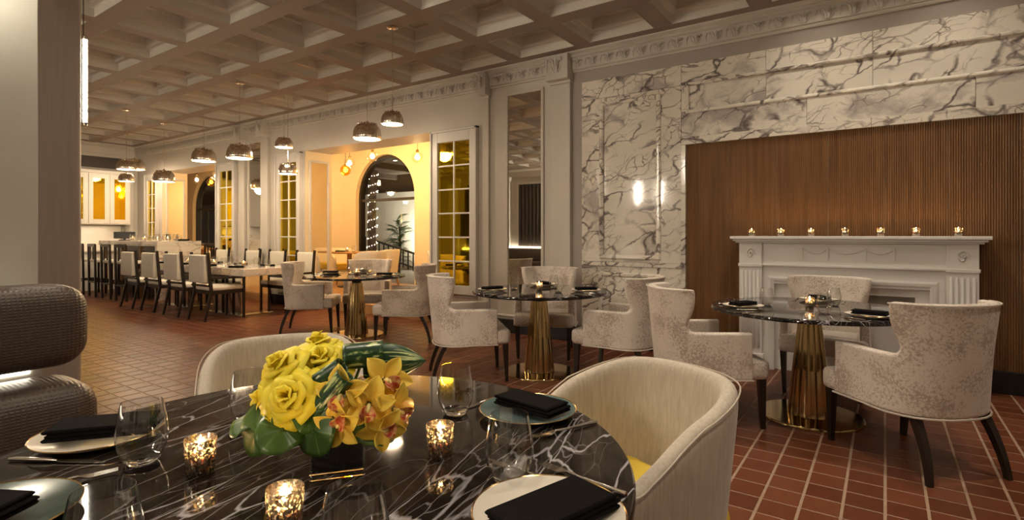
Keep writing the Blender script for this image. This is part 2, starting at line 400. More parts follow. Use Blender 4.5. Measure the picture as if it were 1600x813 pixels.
# ---- floor
fl = struct('floor', MB().box(XW-.2, XE+.2, YS-.2, YN+.6, -.12, -.0018).mesh('floor', 'grout', 0))
cf, sf = math.cos(TH), math.sin(TH)
def proj(X, Y, Z):
    d = -X*sf+Y*cf; l = X*cf+Y*sf
    return (800+844*l/d, 368+844*(1.25-Z)/d, d) if d > .05 else (0, 0, -1)
tile_me = MB().rings([[(sx*a, sy*b, z) for sx, sy in ((-1, -1), (1, -1), (1, 1), (-1, 1))] for a, b, z in
    ((TX/2-.0065, TY/2-.0045, -.008), (TX/2-.0065, TY/2-.0045, -.0015), (TX/2-.0085, TY/2-.0065, 0))], False, True).mesh('tile', 'tile', 0)
cells = []
i0, i1 = math.floor(XW/TX), math.ceil(XE/TX); j0, j1 = math.floor(YS/TY), math.ceil((YN+.55)/TY)
for i in range(i0, i1):
    for j in range(j0, j1):
        x, y = (i+.5)*TX, (j+.5)*TY
        px, py, d = proj(x, y, 0)
        vis = d > .3 and -20 < px < 1620 and py < 830
        # hidden behind the dining table in the foreground
        occ = vis and (py > 600 and px < 1010)
        cells.append((d if vis and not occ and not (px < 145 and py > 600) else 1e3+d, x, y))
cells.sort()
for d, x, y in cells[:300]: obj('tile', tile_me, fl, (x, y, 0))
rest = MB()
for d, x, y in cells[300:]:
    a, b = TX/2-.0055, TY/2-.0032
    rest.rings([[(x+sx*(a-k), y+sy*(b-k), z) for sx, sy in ((-1, -1), (1, -1), (1, 1), (-1, 1))] for k, z in ((0, -.005), (.002, 0))], False, True)
o = obj('tile_field', rest.mesh('tile_field', 'tile', 0), fl); o['kind'] = 'stuff'

# ---- coffered ceiling
PX, PY, OX, OY = .93, .855, .74, .66
ce = struct('ceiling', MB().box(XW-.2, XE+.2, YS-.2, YN+.6, ZC+.30, ZC+.45).mesh('ceiling', 'ceil', 0))
nx0, nx1 = -13, 8
xs = [-4.58+PX*k for k in range(nx0+2, nx1+1)]      # min X of every coffer opening
ys = [5.47-PY*k for k in range(0, 11)]              # max Y of every coffer opening
def crings(cut): return [[(sx*(OX/2-q), sy*(OY/2-q), z) for sx, sy in ((-1, -1), (1, -1), (1, 1), (-1, 1))] for q, z in cut]
cof_me = MB().rings(crings([(.003, -.001), (.003, .085), (.012, .095), (.05, .10), (.062, .115), (.085, .215), (.12, .225), (.12, .25)]), False, True).mesh('coffer', 'ceil', 0)
for x in xs:
    for y in ys:
        if x+OX < XE and x > XW and y-OY > YS: obj('coffer', cof_me, ce, (x+OX/2, y-OY/2, ZC))
bw = PY-OY
edges = [YN+.3] + [y for y in ys]
for k, y in enumerate(ys+[ys[-1]-PY]):
    hi = YN+.3 if k == 0 else y+bw
    obj('beam', MB().box(XW-.1, XE+.1, y, hi, ZC, ZC+.29).mesh('beam', 'beam', 0), ce)
bx = PX-OX
cross_me = MB().box(-bx/2, bx/2, YS-.1, YN+.25, 0, .289).mesh('cross_beam', 'beam', 0)
for k in range(len(xs)+1):
    x = xs[0]+PX*k-bx/2
    if XW-.3 < x < XE+.3: obj('cross_beam', cross_me, ce, (x, 0, ZC+.0015))

# ---- back wall with two wide openings into the sunroom
NI = [(-8.35, -5.33), (-13.85, -11.34)]; NT = 2.73; YB = 6.27
wb = MB()
for a, b in ((XW-.2, NI[1][0]), (NI[1][1], NI[0][0]), (NI[0][1], XE+.2)): wb.box(a, b, YN, YB, 0, ZC+.2)
for a, b in NI: wb.box(a, b, YN, YB, NT, ZC+.2)
WB = struct('wall_back', wb.mesh('wall_back', 'paint', 0))
def molding(name, x0, x1, z0, z1, y, wd, mat='paint', proud=.025, parent=None):
    """a mitred picture-frame moulding standing proud of plane y, facing -Y"""
    m = MB(); prof = [(0, 0), (0, -.6*proud), (.3*wd, -proud), (.7*wd, -.8*proud), (wd, -.25*proud), (wd, 0)]
    rs = []
    for sx, sz in ((0, 0), (1, 0), (1, 1), (0, 1), (0, 0)):
        rs.append([((x0+q) if sx == 0 else (x1-q), y+d, (z0+q) if sz == 0 else (z1-q)) for q, d in prof])
    m.rings(rs, False, False, True)
    return obj(name, m.mesh(name, mat, 25), parent or WB)
# pilasters with square capitals
def pilaster(x0, x1, p, z1=3.06):
    m = MB().box(x0, x1, YN-p, YN, 0.0, z1).mesh('pilaster', 'paint', 0, .006)
    o = obj('pilaster', m, WB)
    cm = MB().box(x0-.015, x1+.015, YN-p-.02, YN, z1, z1+.035).box(x0-.02, x1+.02, YN-p-.10, YN, z1+.035, ZC-.02).mesh('capital', 'paint', 0, .006)
    c = obj('capital', cm, o)
    return o
pilaster(-3.33, -3.07, .07); pilaster(-4.40, -4.30, .04); pilaster(-9.64, -9.42, .06); pilaster(-10.42, -10.22, .06)
# taupe strip framing the marble
obj('margin_strip', MB().box(-3.07, -2.94, YN-.012, YN, .18, 3.18).box(-2.94, XE, YN-.012, YN, 3.05, 3.18).mesh('margin', 'taupe', 0), WB)
# cornice with leaf ornaments
cprof = [(YN, 3.18), (YN-.03, 3.18), (YN-.04, 3.195), (YN-.03, 3.21), (YN-.045, 3.215), (YN-.05, 3.34), (YN-.085, 3.355), (YN-.075, 3.375), (YN-.12, 3.395), (YN-.12, ZC+.01), (YN, ZC+.01)]
T1 = struct('trim_1', MB().prism(cprof, 'x', XW, XE).mesh('cornice', 'paint', 25))
lm = MB()
for s in (-1, 1):
    lm.tube([(s*.012, -.012, .012), (s*.014, -.02, .05), (s*.03, -.022, .085), (s*.055, -.018, .10), (s*.062, -.014, .088), (s*.050, -.014, .080)], [.008, .010, .010, .008, .006, .004], 6)
    lm.tube([(s*.02, -.010, .012), (s*.038, -.012, .035), (s*.052, -.010, .06)], [.005, .006, .003], 5)
lm.tube([(-.098, -.006, .02), (-.098, -.008, .06), (-.085, -.008, .098), (-.065, -.008, .112)], [.004, .005, .005, .003], 5)
lm.tube([(0, -.012, .01), (0, -.022, .06), (0, -.016, .112)], [.006, .008, .003], 6)
leaf_me = lm.mesh('acanthus', 'paint', 60)
k = 0; x = XE-.1
while x > -14.9:
    obj('acanthus_ornament', leaf_me, T1, (x, YN-.046, 3.216)); x -= .196
for xa in (-3.2, -9.53, -10.32, -4.35):
    q = .17 if xa == -3.2 else .165
    obj('capital_ornament', leaf_me, T1, (xa, YN-q, 3.15), scale=(1.3, 1.0, 1.9))
# marble cladding: slabs, each an object with its own veining
def slab(x0, x1, z0, z1, y=YN, t=.02, name='marble_slab'):
    cx, cz = (x0+x1)/2, (z0+z1)/2; g = .0015
    me = MB().box(x0-cx+g, x1-cx-g, -t, 0, z0-cz+g, z1-cz-g).mesh(name, 'wmarble', 0, .002, 1)
    return obj(name, me, WB, (cx, y, cz))
for a, b in ((-2.94, -1.77), (-1.77, -.95), (-.95, -.09), (-.09, .95), (.95, 2.0), (2.0, XE)): slab(a, b, 2.83, 3.05)
for a, b in ((-1.70, -.95), (-.95, -.09), (-.09, .95), (.95, 2.0), (2.0, XE)): slab(a, b, 2.55, 2.83, YN, .008, 'marble_panel')
for a, b in ((-1.77, -.6), (-.6, .6), (.6, 2.0), (2.0, XE)): slab(a, b, 2.28, 2.55)
for a, b in ((-1.77, -.1), (-.1, 1.4), (1.4, XE)): slab(a, b, 2.20, 2.28, YN, .036, 'marble_border')
slab(-2.94, -2.69, .95, 2.83); slab(-2.01, -1.77, .95, 2.83)
slab(-1.77, -1.70, 2.55, 2.83)
slab(-2.69, -2.01, 2.76, 2.83)
slab(-2.69, -2.01, 1.87, 2.76, YN, .010, 'marble_panel'); slab(-2.69, -2.01, 1.0, 1.87, YN, .010, 'marble_panel')
slab(-2.94, -1.77, .90, .95, YN, .03, 'marble_rail'); slab(-2.69, -2.01, .95, 1.0)
slab(-2.94, -1.77, .18, .90)
slab(-1.77, -1.72, .18, 2.20, YN, .036, 'marble_border')
molding('marble_molding', -2.71, -1.99, .98, 2.78, YN-.018, .05, 'wmarble', .022)
molding('marble_molding', -2.72, -1.98, .27, .83, YN-.018, .05, 'wmarble', .022)
molding('marble_molding', -1.72, XE, 2.53, 2.85, YN-.018, .035, 'wmarble', .016)
# reeded walnut panels above and around the mantelpiece
rp = MB(); wdt = .43; nr = 26
pts = []
for k in range(nr):
    u = wdt/nr
    pts += [(k*u+.0015, 0), (k*u+.004, -.005), (k*u+u/2+.0005, -.007), (k*u+u-.0035, -.005)]
pts.append((wdt-.001, 0))
rp.add([(px_, py_, z) for z in (0, 2.02) for px_, py_ in pts], [(i, i+1, len(pts)+i+1, len(pts)+i) for i in range(len(pts)-1)])
reed_me = rp.mesh('reeded_panel', 'reed', 0)
x = -1.72
while x < XE-.1:
    obj('reeded_panel', reed_me, WB, (x, YN-.006, .18)); x += wdt
struct('baseboard_back', MB().box(-1.72, XE, YN-.03, YN, 0, .18).box(-3.33, -1.72, YN-.085, YN, 0, .18).box(-5.33, -3.33, YN-.045, YN, 0, .17).box(-11.34, -8.35, YN-.045, YN, 0, .17)
       .box(XW, -13.85, YN-.045, YN, 0, .17).mesh('skirting', 'blackbase', 0, .006))
# dado mouldings under mirrors and windows
for a, b in ((-5.28, -4.47), (-4.22, -3.40), (-9.16, -8.45), (-11.25, -10.6)): molding('dado_molding', a, b, .20, .42 if a != -4.22 else .46, YN, .03, 'paint', .018)

# ---- amber lattice windows (structure with frame, panes, muntins)
def lattice(n, x0, x1, z0=.56, z1=2.55):
    fw = .10; w_ = MB()
    w_.box(x0-fw, x0, YN-.05, YN, z0-.12, z1+.14).box(x1, x1+fw, YN-.05, YN, z0-.12, z1+.14).box(x0, x1, YN-.05, YN, z1, z1+.14).box(x0, x1, YN-.05, YN, z0-.12, z0)
    W = struct('window_%d' % n, w_.mesh('window_frame', 'trimw', 0, .006))
    obj('outer_molding', MB().box(x0-fw-.03, x0-fw, YN-.07, YN, z0-.12, z1+.17).box(x1+fw, x1+fw+.03, YN-.07, YN, z0-.12, z1+.17).box(x0-fw-.03, x1+fw+.03, YN-.07, YN, z1+.14, z1+.17).mesh('outer_molding', 'trimw', 0, .006), W)
    cw = (x1-x0)/2; ch = (z1-z0)/6
    pm = MB().box(-cw/2+.004, cw/2-.004, -.004, .004, -ch/2+.004, ch/2-.004).mesh('pane', 'amber', 0)
    for i in range(2):
        for j in range(6): obj('pane', pm, W, (x0+cw*(i+.5), YN-.012, z0+ch*(j+.5)), (R(random.uniform(-.35, .35)), 0, R(random.uniform(-.35, .35))))
    obj('muntin', MB().box((x0+x1)/2-.011, (x0+x1)/2+.011, YN-.032, YN-.002, z0, z1).mesh('muntin', 'white', 0, .003), W)
    hm = MB().box(x0, x1, -.014, .014, -.010, .010).mesh('muntin', 'white', 0, .003)
    for j in range(1, 6): obj('muntin', hm, W, (0, YN-.017, z0+ch*j))
lattice(1, -5.20, -4.62); lattice(2, -9.06, -8.55); lattice(3, -11.18, -10.70); lattice(4, -14.54, -14.12)

# ---- wall mirrors
def wall_mirror(x0, x1, z0, z1, label):
    r = root('wall_mirror', label, 'mirror', ((x0+x1)/2, YN, z0)); hw = (x1-x0)/2; h = z1-z0
    obj('mirror_glass', MB().box(-hw, hw, -.012, -.004, 0, h).mesh('glass', 'mirror', 0), r)
    f = MB(); wd = .035
    f.box(-hw-wd, -hw, -.03, 0, -wd, h+wd).box(hw, hw+wd, -.03, 0, -wd, h+wd).box(-hw, hw, -.03, 0, h, h+wd).box(-hw, hw, -.03, 0, -wd, 0)
    obj('frame', f.mesh('frame', 'paint', 0, .006), r)
wall_mirror(-4.0, -3.50, .55, 3.05, 'tall wall mirror between the amber lattice window and the marble wall')
wall_mirror(-10.13, -9.71, .55, 3.02, 'tall narrow wall mirror behind the long communal table')
def reveal_mirror(X, label):
    r = root('reveal_mirror', label, 'mirror', (X, 6.0, .42))
    obj('mirror_glass', MB().box(.004, .012, -.17, .17, 0, 2.12).mesh('glass', 'mirror', 0), r)
    f = MB().box(0, .03, -.205, -.17, -.04, 2.16).box(0, .03, .17, .205, -.04, 2.16).box(0, .03, -.17, .17, 2.12, 2.16).box(0, .03, -.17, .17, -.04, 0)
    obj('frame', f.mesh('frame', 'trimw', 0, .005), r)
reveal_mirror(-8.35, 'narrow mirror on the side of the opening nearest the arched window')
reveal_mirror(-13.85, 'narrow mirror on the side of the far opening behind the bar')

# ---- sunroom behind the wall: floor, arched back wall, ceiling
SX0, SX1, SYB, SZ = -20.5, -5.0, 8.7, .15
struct('floor_sunroom', MB().box(SX0, SX1, YB-.02, SYB, -.1, SZ).box(NI[0][0], NI[0][1], YN+.04, YB, -.1, SZ).box(NI[1][0], NI[1][1], YN+.04, YB, -.1, SZ).mesh('sunroom_floor', 'tanwood', 0))
struct('ceiling_sunroom', MB().box(SX0, SX1, YB, SYB+.3, 3.35, 3.45).mesh('sunroom_ceiling', 'cream', 0))
AR = [(-9.66, 1.0, 2.15), (-13.75, 1.0, 2.15), (-17.85, 1.0, 2.15)]
def arch_pts(c, hw, zs, n=24): return [(c+hw*math.cos(pi-pi*k/n), zs+hw*math.sin(pi-pi*k/n)) for k in range(n+1)]
aw = MB(); ZT = 3.35; t0, t1 = SYB, SYB+.28
xprev = SX0
for c, hw, zs in sorted(AR):
    aw.box(xprev, c-hw, t0, t1, 0, ZT); xprev = c+hw
    ap = arch_pts(c, hw, zs)
    for (xa, za), (xb, zb) in zip(ap, ap[1:]):
        aw.rings([[(xa, y, za), (xb, y, zb), (xb, y, ZT), (xa, y, ZT)] for y in (t0, t1)])
aw.box(xprev, SX1, t0, t1, 0, ZT)
struct('wall_sunroom', aw.mesh('sunroom_wall', 'cream', 0))
struct('wall_sunroom_end', MB().box(SX0-.2, SX0, YB, SYB+.3, 0, 3.45).box(SX1, SX1+.2, YB, SYB+.3, 0, 3.45).mesh('sunroom_end', 'cream', 0))
# cream lining on the sunroom side of the dining wall and in the openings
ln = MB()
for a, b in NI:
    ln.box(a, a+.002, YN+.002, YB, SZ, NT).box(b-.002, b, YN+.002, YB, SZ, NT)
obj('opening_lining', ln.mesh('lining', 'cream', 0), WB)
struct('baseboard_sunroom', MB().box(SX0, -18.9, SYB-.02, SYB, SZ, SZ+.12).box(-16.8, -14.8, SYB-.02, SYB, SZ, SZ+.12).box(-12.7, -10.7, SYB-.02, SYB, SZ, SZ+.12).box(-8.6, SX1, SYB-.02, SYB, SZ, SZ+.12).mesh('skirt', 'blackbase', 0))
for k, (c, hw, zs) in enumerate(AR):
    ap = [(c-hw, SZ)]+arch_pts(c, hw, zs)+[(c+hw, SZ)]
    fr = MB(); n = len(ap); fw = .07
    inn = [(c-hw+fw, SZ)]+arch_pts(c, hw-fw, zs)+[(c+hw-fw, SZ)]
    for q in range(n-1):
        fr.rings([[(ap[q][0], y, ap[q][1]), (ap[q+1][0], y, ap[q+1][1]), (inn[q+1][0], y, inn[q+1][1]), (inn[q][0], y, inn[q][1])] for y in (SYB+.10, SYB+.24)])
    W = struct('window_%d' % (5+k), fr.mesh('arch_frame', 'iron', 0))
    obj('transom', MB().box(c-hw, c+hw, SYB+.13, SYB+.21, 2.07, 2.13).mesh('transom', 'iron', 0), W)
    obj('mullion', MB().box(c-.35, c-.30, SYB+.14, SYB+.20, SZ, 2.1).mesh('mullion', 'iron', 0), W) if k else None
    pg = MB(); pl = inn
    pg.add([(x_, SYB+.17, z_) for x_, z_ in pl], [tuple(range(len(pl)))])
    obj('pane', pg.mesh('arch_pane', 'pane', 0), W)

# ---- far end wall of the dining room, opposite wall, end wall
WF = struct('wall_far', MB().box(XW-.2, XW, YS, YN+.02, 0, ZC+.2).mesh('wall_far', 'paint', 0))
struct('trim_2', MB().prism([(XW, 3.18), (XW+.04, 3.18), (XW+.05, 3.34), (XW+.09, 3.36), (XW+.12, 3.40), (XW+.12, ZC+.01), (XW, ZC+.01)], 'y', YS, YN-.1).mesh('far_cornice', 'paint', 25))
struct('trim_4', MB().box(XW, XW+.10, 5.44, 5.60, 0, 2.75).mesh('far_pilaster', 'trimw', 0, .006))
struct('wall_right', MB().box(XE, XE+.2, YS, YN+.02, 0, ZC+.2).mesh('wall_right', 'paint', 0))
WO = struct('wall_opposite', MB().box(XW, XE, YS-.2, YS, 0, ZC+.2).mesh('wall_opposite', 'paint', 0))
struct('trim_3', MB().prism([(YS, 3.15), (YS+.05, 3.15), (YS+.06, 3.32), (YS+.12, 3.38), (YS+.12, ZC+.01), (YS, ZC+.01)], 'x', XW, XE).mesh('opp_cornice', 'paint', 25))
for x in (-12.6, -10.3, -8.0, -5.7, -1.2, 1.2):
    struct('trim_%d' % (11+int(x)%20), MB().box(x-.16, x+.16, YS, YS+.1, 0, 3.0).box(x-.2, x+.2, YS, YS+.15, 3.0, 3.16).mesh('opp_pilaster', 'white', 0, .008))
for k, x in enumerate((-11.45, -9.15, -6.85, -3.4, 0, 2.2)):
    W = struct('window_%d' % (8+k), MB().box(x-.72, x-.66, YS, YS+.05, .9, 2.9).box(x+.66, x+.72, YS, YS+.05, .9, 2.9).box(x-.72, x+.72, YS, YS+.05, 2.9, 2.96).mesh('opp_frame', 'trimw', 0))
    dm = MB()
    dm.grid(lambda u, v, x=x: (x-.66+1.32*u, YS+.03+.018*math.sin(u*60), .9+2.0*v), 90, 2)
    obj('drape', dm.mesh('drape', 'drape', 60), W)

# ---- column, divider wall on the left
col = MB(); cr = .05; ring = []
for cx_, cy_, a0 in ((-4.6-cr, 1.40-cr, 0), (-5.1+cr, 1.40-cr, 90), (-5.1+cr, .7+cr, 180), (-4.6-cr, .7+cr, 270)):
    for q in range(7): a = R(a0+15*q); ring.append((cx_+cr*math.cos(a), cy_+cr*math.sin(a)))
col.rings([[(x_, y_, 0) for x_, y_ in ring], [(x_, y_, ZC+.2) for x_, y_ in ring]])
struct('wall_column', col.mesh('column', 'colpaint', 30))
struct('wall_left', MB().box(-3.42, -3.30, YS, .83, 0, ZC+.2).mesh('divider', 'palewall', 0, .004))

# ================================================================ LIGHT FIXTURES
# added fill downlights, none in view, in the coffers above and behind the camera
dl_ring = MB().lathe([(.052, 0), (.085, 0), (.088, .006), (.085, .012), (.052, .012)], 20).mesh('ring', 'white', 40)
dl_lens = MB().lathe([(0.001, .008), (.052, .008)], 20).mesh('lens', 'fill_lens', 0)
DL = [(-.49, 4.275, 1.0, 'above the table by the fireplace'), (1.37, 3.42, 1.3, 'toward the right wall'), (-2.35, 3.42, .9, 'above the middle round table'), (-.49, 2.565, 1.2, 'between the fireplace and the front table'),
      (-1.42, .855, .8, 'above the front marble table'), (.44, .855, 1.0, 'just behind the viewer'), (1.37, -.855, 1.2, 'near the opposite wall'), (-3.28, 1.71, .35, 'near the banquette'), (-6.07, .855, .3, 'behind the column'), (-.49, 5.13, .55, 'close to the wall left of the mantelpiece middle'), (.44, 5.13, .55, 'close to the wall right of the mantelpiece middle')]
for x, y, f, tx in DL:
    zt = ZC+.25-.013
    r = spawn('fill_downlight', [('trim_ring', dl_ring), ('lens', dl_lens)], 'small white added fill downlight in the ceiling '+tx, 'downlight', (x, y, zt), group='added fill downlights')
    light('fill_downlight_lamp', 'SPOT', (0, 0, -.005), P_FILL*f, NEUT, r, spot_size=R(118), spot_blend=1.0, shadow_soft_size=.05)

# pendants: fluted metal domes
def flute(a, z): return 1+.028*abs(math.sin(14*a))
dome = [(.985, 0), (1.0, .02), (1.0, .20), (.985, .42), (.94, .62), (.86, .80), (.74, .95), (.58, 1.05), (.36, 1.10), (.12, 1.11)]
def pend_parts():
    sh = MB().lathe([(r*.5, z*.5*1.06) for r, z in dome], 96, flute=flute)
    inner = MB().lathe([(r*.5*.955, z*.5*.98) for r, z in dome[:8]], 32, cap1=True)
    diff = MB().lathe([(.001, .03), (.455, .03), (.47, .036), (.455, .045)], 32)
    beads = MB()
    for k in range(16):
        a = 2*pi*k/16; c = (.335*math.cos(a), .335*math.sin(a), .545); beads.lathe([(.001, -.028), (.03, -.01), (.034, .012), (.018, .034), (.001, .04)], 6, c)
    cap = MB().lathe([(.09, .57), (.085, .61), (.04, .64), (.02, .68)], 16, cap1=True)
    return [('shade', sh.mesh('shade', 'nickel', 50), (), [('shade_lining', inner.mesh('lining', 'shade_in', 50))]),
            ('diffuser', diff.mesh('diffuser', 'bulb', 50)), ('rim_beads', beads.mesh('beads', 'chrome', 50)), ('cap', cap.mesh('cap', 'nickel', 40))]
PP = pend_parts()
can_me = MB().lathe([(.06, 0), (.06, -.012), (.05, -.02), (.012, -.026)], 20, cap0=True, cap1=True).mesh('canopy', 'nickel', 40)
PEND = [(-5.80, 4.93, 2.56, .37, 'large ribbed metal dome pendant over the far round table'),
        (-4.20, 3.90, 2.40, .225, 'small ribbed metal dome pendant hung highest and nearest the camera'),
        (-7.52, 4.10, 2.34, .335, 'large ribbed metal dome pendant at the near end of the communal table'),
        (-9.45, 4.54, 2.50, .365, 'large ribbed metal dome pendant over the middle of the communal table'),
        (-7.60, 4.84, 2.60, .256, 'small ribbed dome pendant, upper of the two in front of the amber window'),
        (-7.78, 5.02, 2.22, .28, 'small ribbed dome pendant, lower of the two in front of the amber window'),
        (-11.4, 4.74, 2.28, .37, 'wide ribbed dome pendant over the near end of the bar'),
        (-10.7, 3.86, 2.38, .285, 'ribbed dome pendant, left of the overlapping pair before the far wall'),
        (-13.7, 5.1, 2.71, .40, 'ribbed dome pendant, right of the overlapping pair before the far wall'),
        (-13.3, 4.80, 2.40, .286, 'small ribbed dome pendant, lowest of the three before the far wall')]
for x, y, z, dia, lab in PEND:
    r = root('dome_pendant', lab, 'pendant lamp', (x, y, z), random.random()*6, 'ribbed dome pendants')
    for p in PP:
        o = obj(p[0], p[1], r, scale=dia)
        if p[0] == 'rim_beads': o['kind'] = 'stuff'
        if len(p) > 3:
            for k in p[3]: obj(k[0], k[1], o)
    top = ZC+.003
    ctop = top
    # cords run up to the plate of the coffer or to the beam soffit
    inx = any(a < x < a+OX for a in xs); iny = any(b-OY < y < b for b in ys)
    ctop = ZC+.245 if inx and iny else ZC
    obj('cord', MB().tube([(0, 0, .64*dia), (0, 0, ctop-z-.01)], .0035, 6).mesh('cord', 'nickel', 60), r)
    obj('canopy', can_me, r, (0, 0, ctop-z))
    light('pendant_lamp', 'POINT', (0, 0, -.012), P_PEND*(dia/.33)**1.2, WARM, r, shadow_soft_size=dia*.3)

# globes of the sunroom
gl_me = MB().lathe([(.11*math.sin(pi*k/14)+.0005, -.11*math.cos(pi*k/14)) for k in range(15)], 24)
gl_w, gl_a = gl_me.mesh('globe', 'globeglass', 60), gl_me.mesh('globe', 'amberglass', 60)
bl = MB().lathe([(.045*math.sin(pi*k/10)+.0005, -.045*math.cos(pi*k/10)) for k in range(11)], 14)
bl_w, bl_a = bl.mesh('bulb', 'globe', 60), bl.mesh('bulb', 'globea', 60)
soc = MB().lathe([(.028, .10), (.03, .135), (.012, .15)], 12, cap1=True).mesh('socket', 'brass', 40)
GL = [(-9.26, 7.4, 2.77, 0, 'clear globe pendant, leftmost before the near arched window'), (-9.20, 7.25, 2.60, 1, 'amber globe pendant beside the near arched window'), (-8.55, 7.4, 2.85, 0, 'clear globe pendant at the crown of the near arched window'), (-7.29, 7.4, 2.73, 0, 'clear globe pendant right of the near arched window'),
      (-15.8, 7.4, 2.80, 0, 'clear globe pendant left of the far arched window'), (-14.75, 7.4, 2.84, 0, 'clear globe pendant right of the far arched window'), (-14.7, 7.25, 2.66, 1, 'amber globe pendant before the far arched window'), (-11.9, 7.2, 2.80, 0, 'clear globe pendant between the two arched windows')]
for x, y, z, am, lab in GL:
    r = root('globe_pendant', lab, 'pendant lamp', (x, y, z), 0, 'glass globe pendants in the sunroom')
    obj('globe', gl_a if am else gl_w, r); obj('bulb', bl_a if am else bl_w, r); obj('socket', soc, r)
    obj('cord', MB().tube([(0, 0, .145), (0, 0, 3.35-z)], .004, 6).mesh('cord', 'iron', 60), r)
    light('globe_lamp', 'POINT', (0, 0, -.07), P_GLOBE*(.35 if am else 1), (1, .5, .12) if am else WARMER, r, shadow_soft_size=.05)

# tube sconces
def tube_set(mat):
    tb = MB().lathe([(.013, 0), (.013, .60)], 16, cap0=True, cap1=True).mesh('tube', mat, 40)
    return [('tube', tb), ('end_cap', tcap), ('back_plate', tbar)]
tcap = MB().lathe([(.015, -.02), (.015, .006)], 16, cap0=True, cap1=True).lathe([(.015, .594), (.015, .62)], 16, cap0=True, cap1=True).mesh('end_cap', 'chrome', 40)
tbar = MB().box(-.010, .010, -.045, -.025, -.01, .61).box(-.008, .008, -.03, -.010, -.015, .0).box(-.008, .008, -.03, -.010, .60, .615).mesh('back_plate', 'chrome', 0)
SCN = [((-4.69, 1.438, 2.05), 0, 'vertical glowing tube sconce on the edge of the grey column', 'tube'), ((-3.25, .40, 2.30), -pi/2, 'vertical tube sconce above the banquette on the pale wall', 'tube3'),
       ((-8.0, YS+.15, 1.85), 0, 'vertical tube sconce on the opposite pilaster, seen in the mirror', 'tube2'), ((-1.2, YS+.15, 2.1), 0, 'vertical tube sconce on the opposite wall behind the viewer', 'tube2'), ((-5.7, YS+.15, 2.15), 0, 'tube sconce reflected in the marble, the left of two', 'tube2'), ((-5.1, YS+.05, 2.15), 0, 'tube sconce reflected in the marble, the right of two', 'tube2')]
for loc, rz, lab, mt in SCN:
    r = spawn('tube_sconce', tube_set(mt), lab, 'wall lamp', loc, rz, 'vertical tube sconces')
    if mt == 'tube': obj('cable', MB().tube([(0, -.01, .62), (0, -.01, ZC+.001-loc[2])], .003, 6).mesh('cable', 'iron', 60), r)

# ================================================================ FURNITURE PROTOTYPES
def leg(p0, p1, w0, w1, bend=None):
    m = MB(); pts = [Vector(p0), Vector(p1)]
    n = 6; rs = []
    for k in range(n+1):
        t = k/n; p = pts[0].lerp(pts[1], t)
        if bend: p = p+Vector(bend)*(t*t-t)
        w_ = w0+(w1-w0)*t
        rs.append([(p.x+i*w_/2, p.y+j*w_/2, p.z) for i, j in ((-1, -1), (1, -1), (1, 1), (-1, 1))])
    return m.rings(rs)
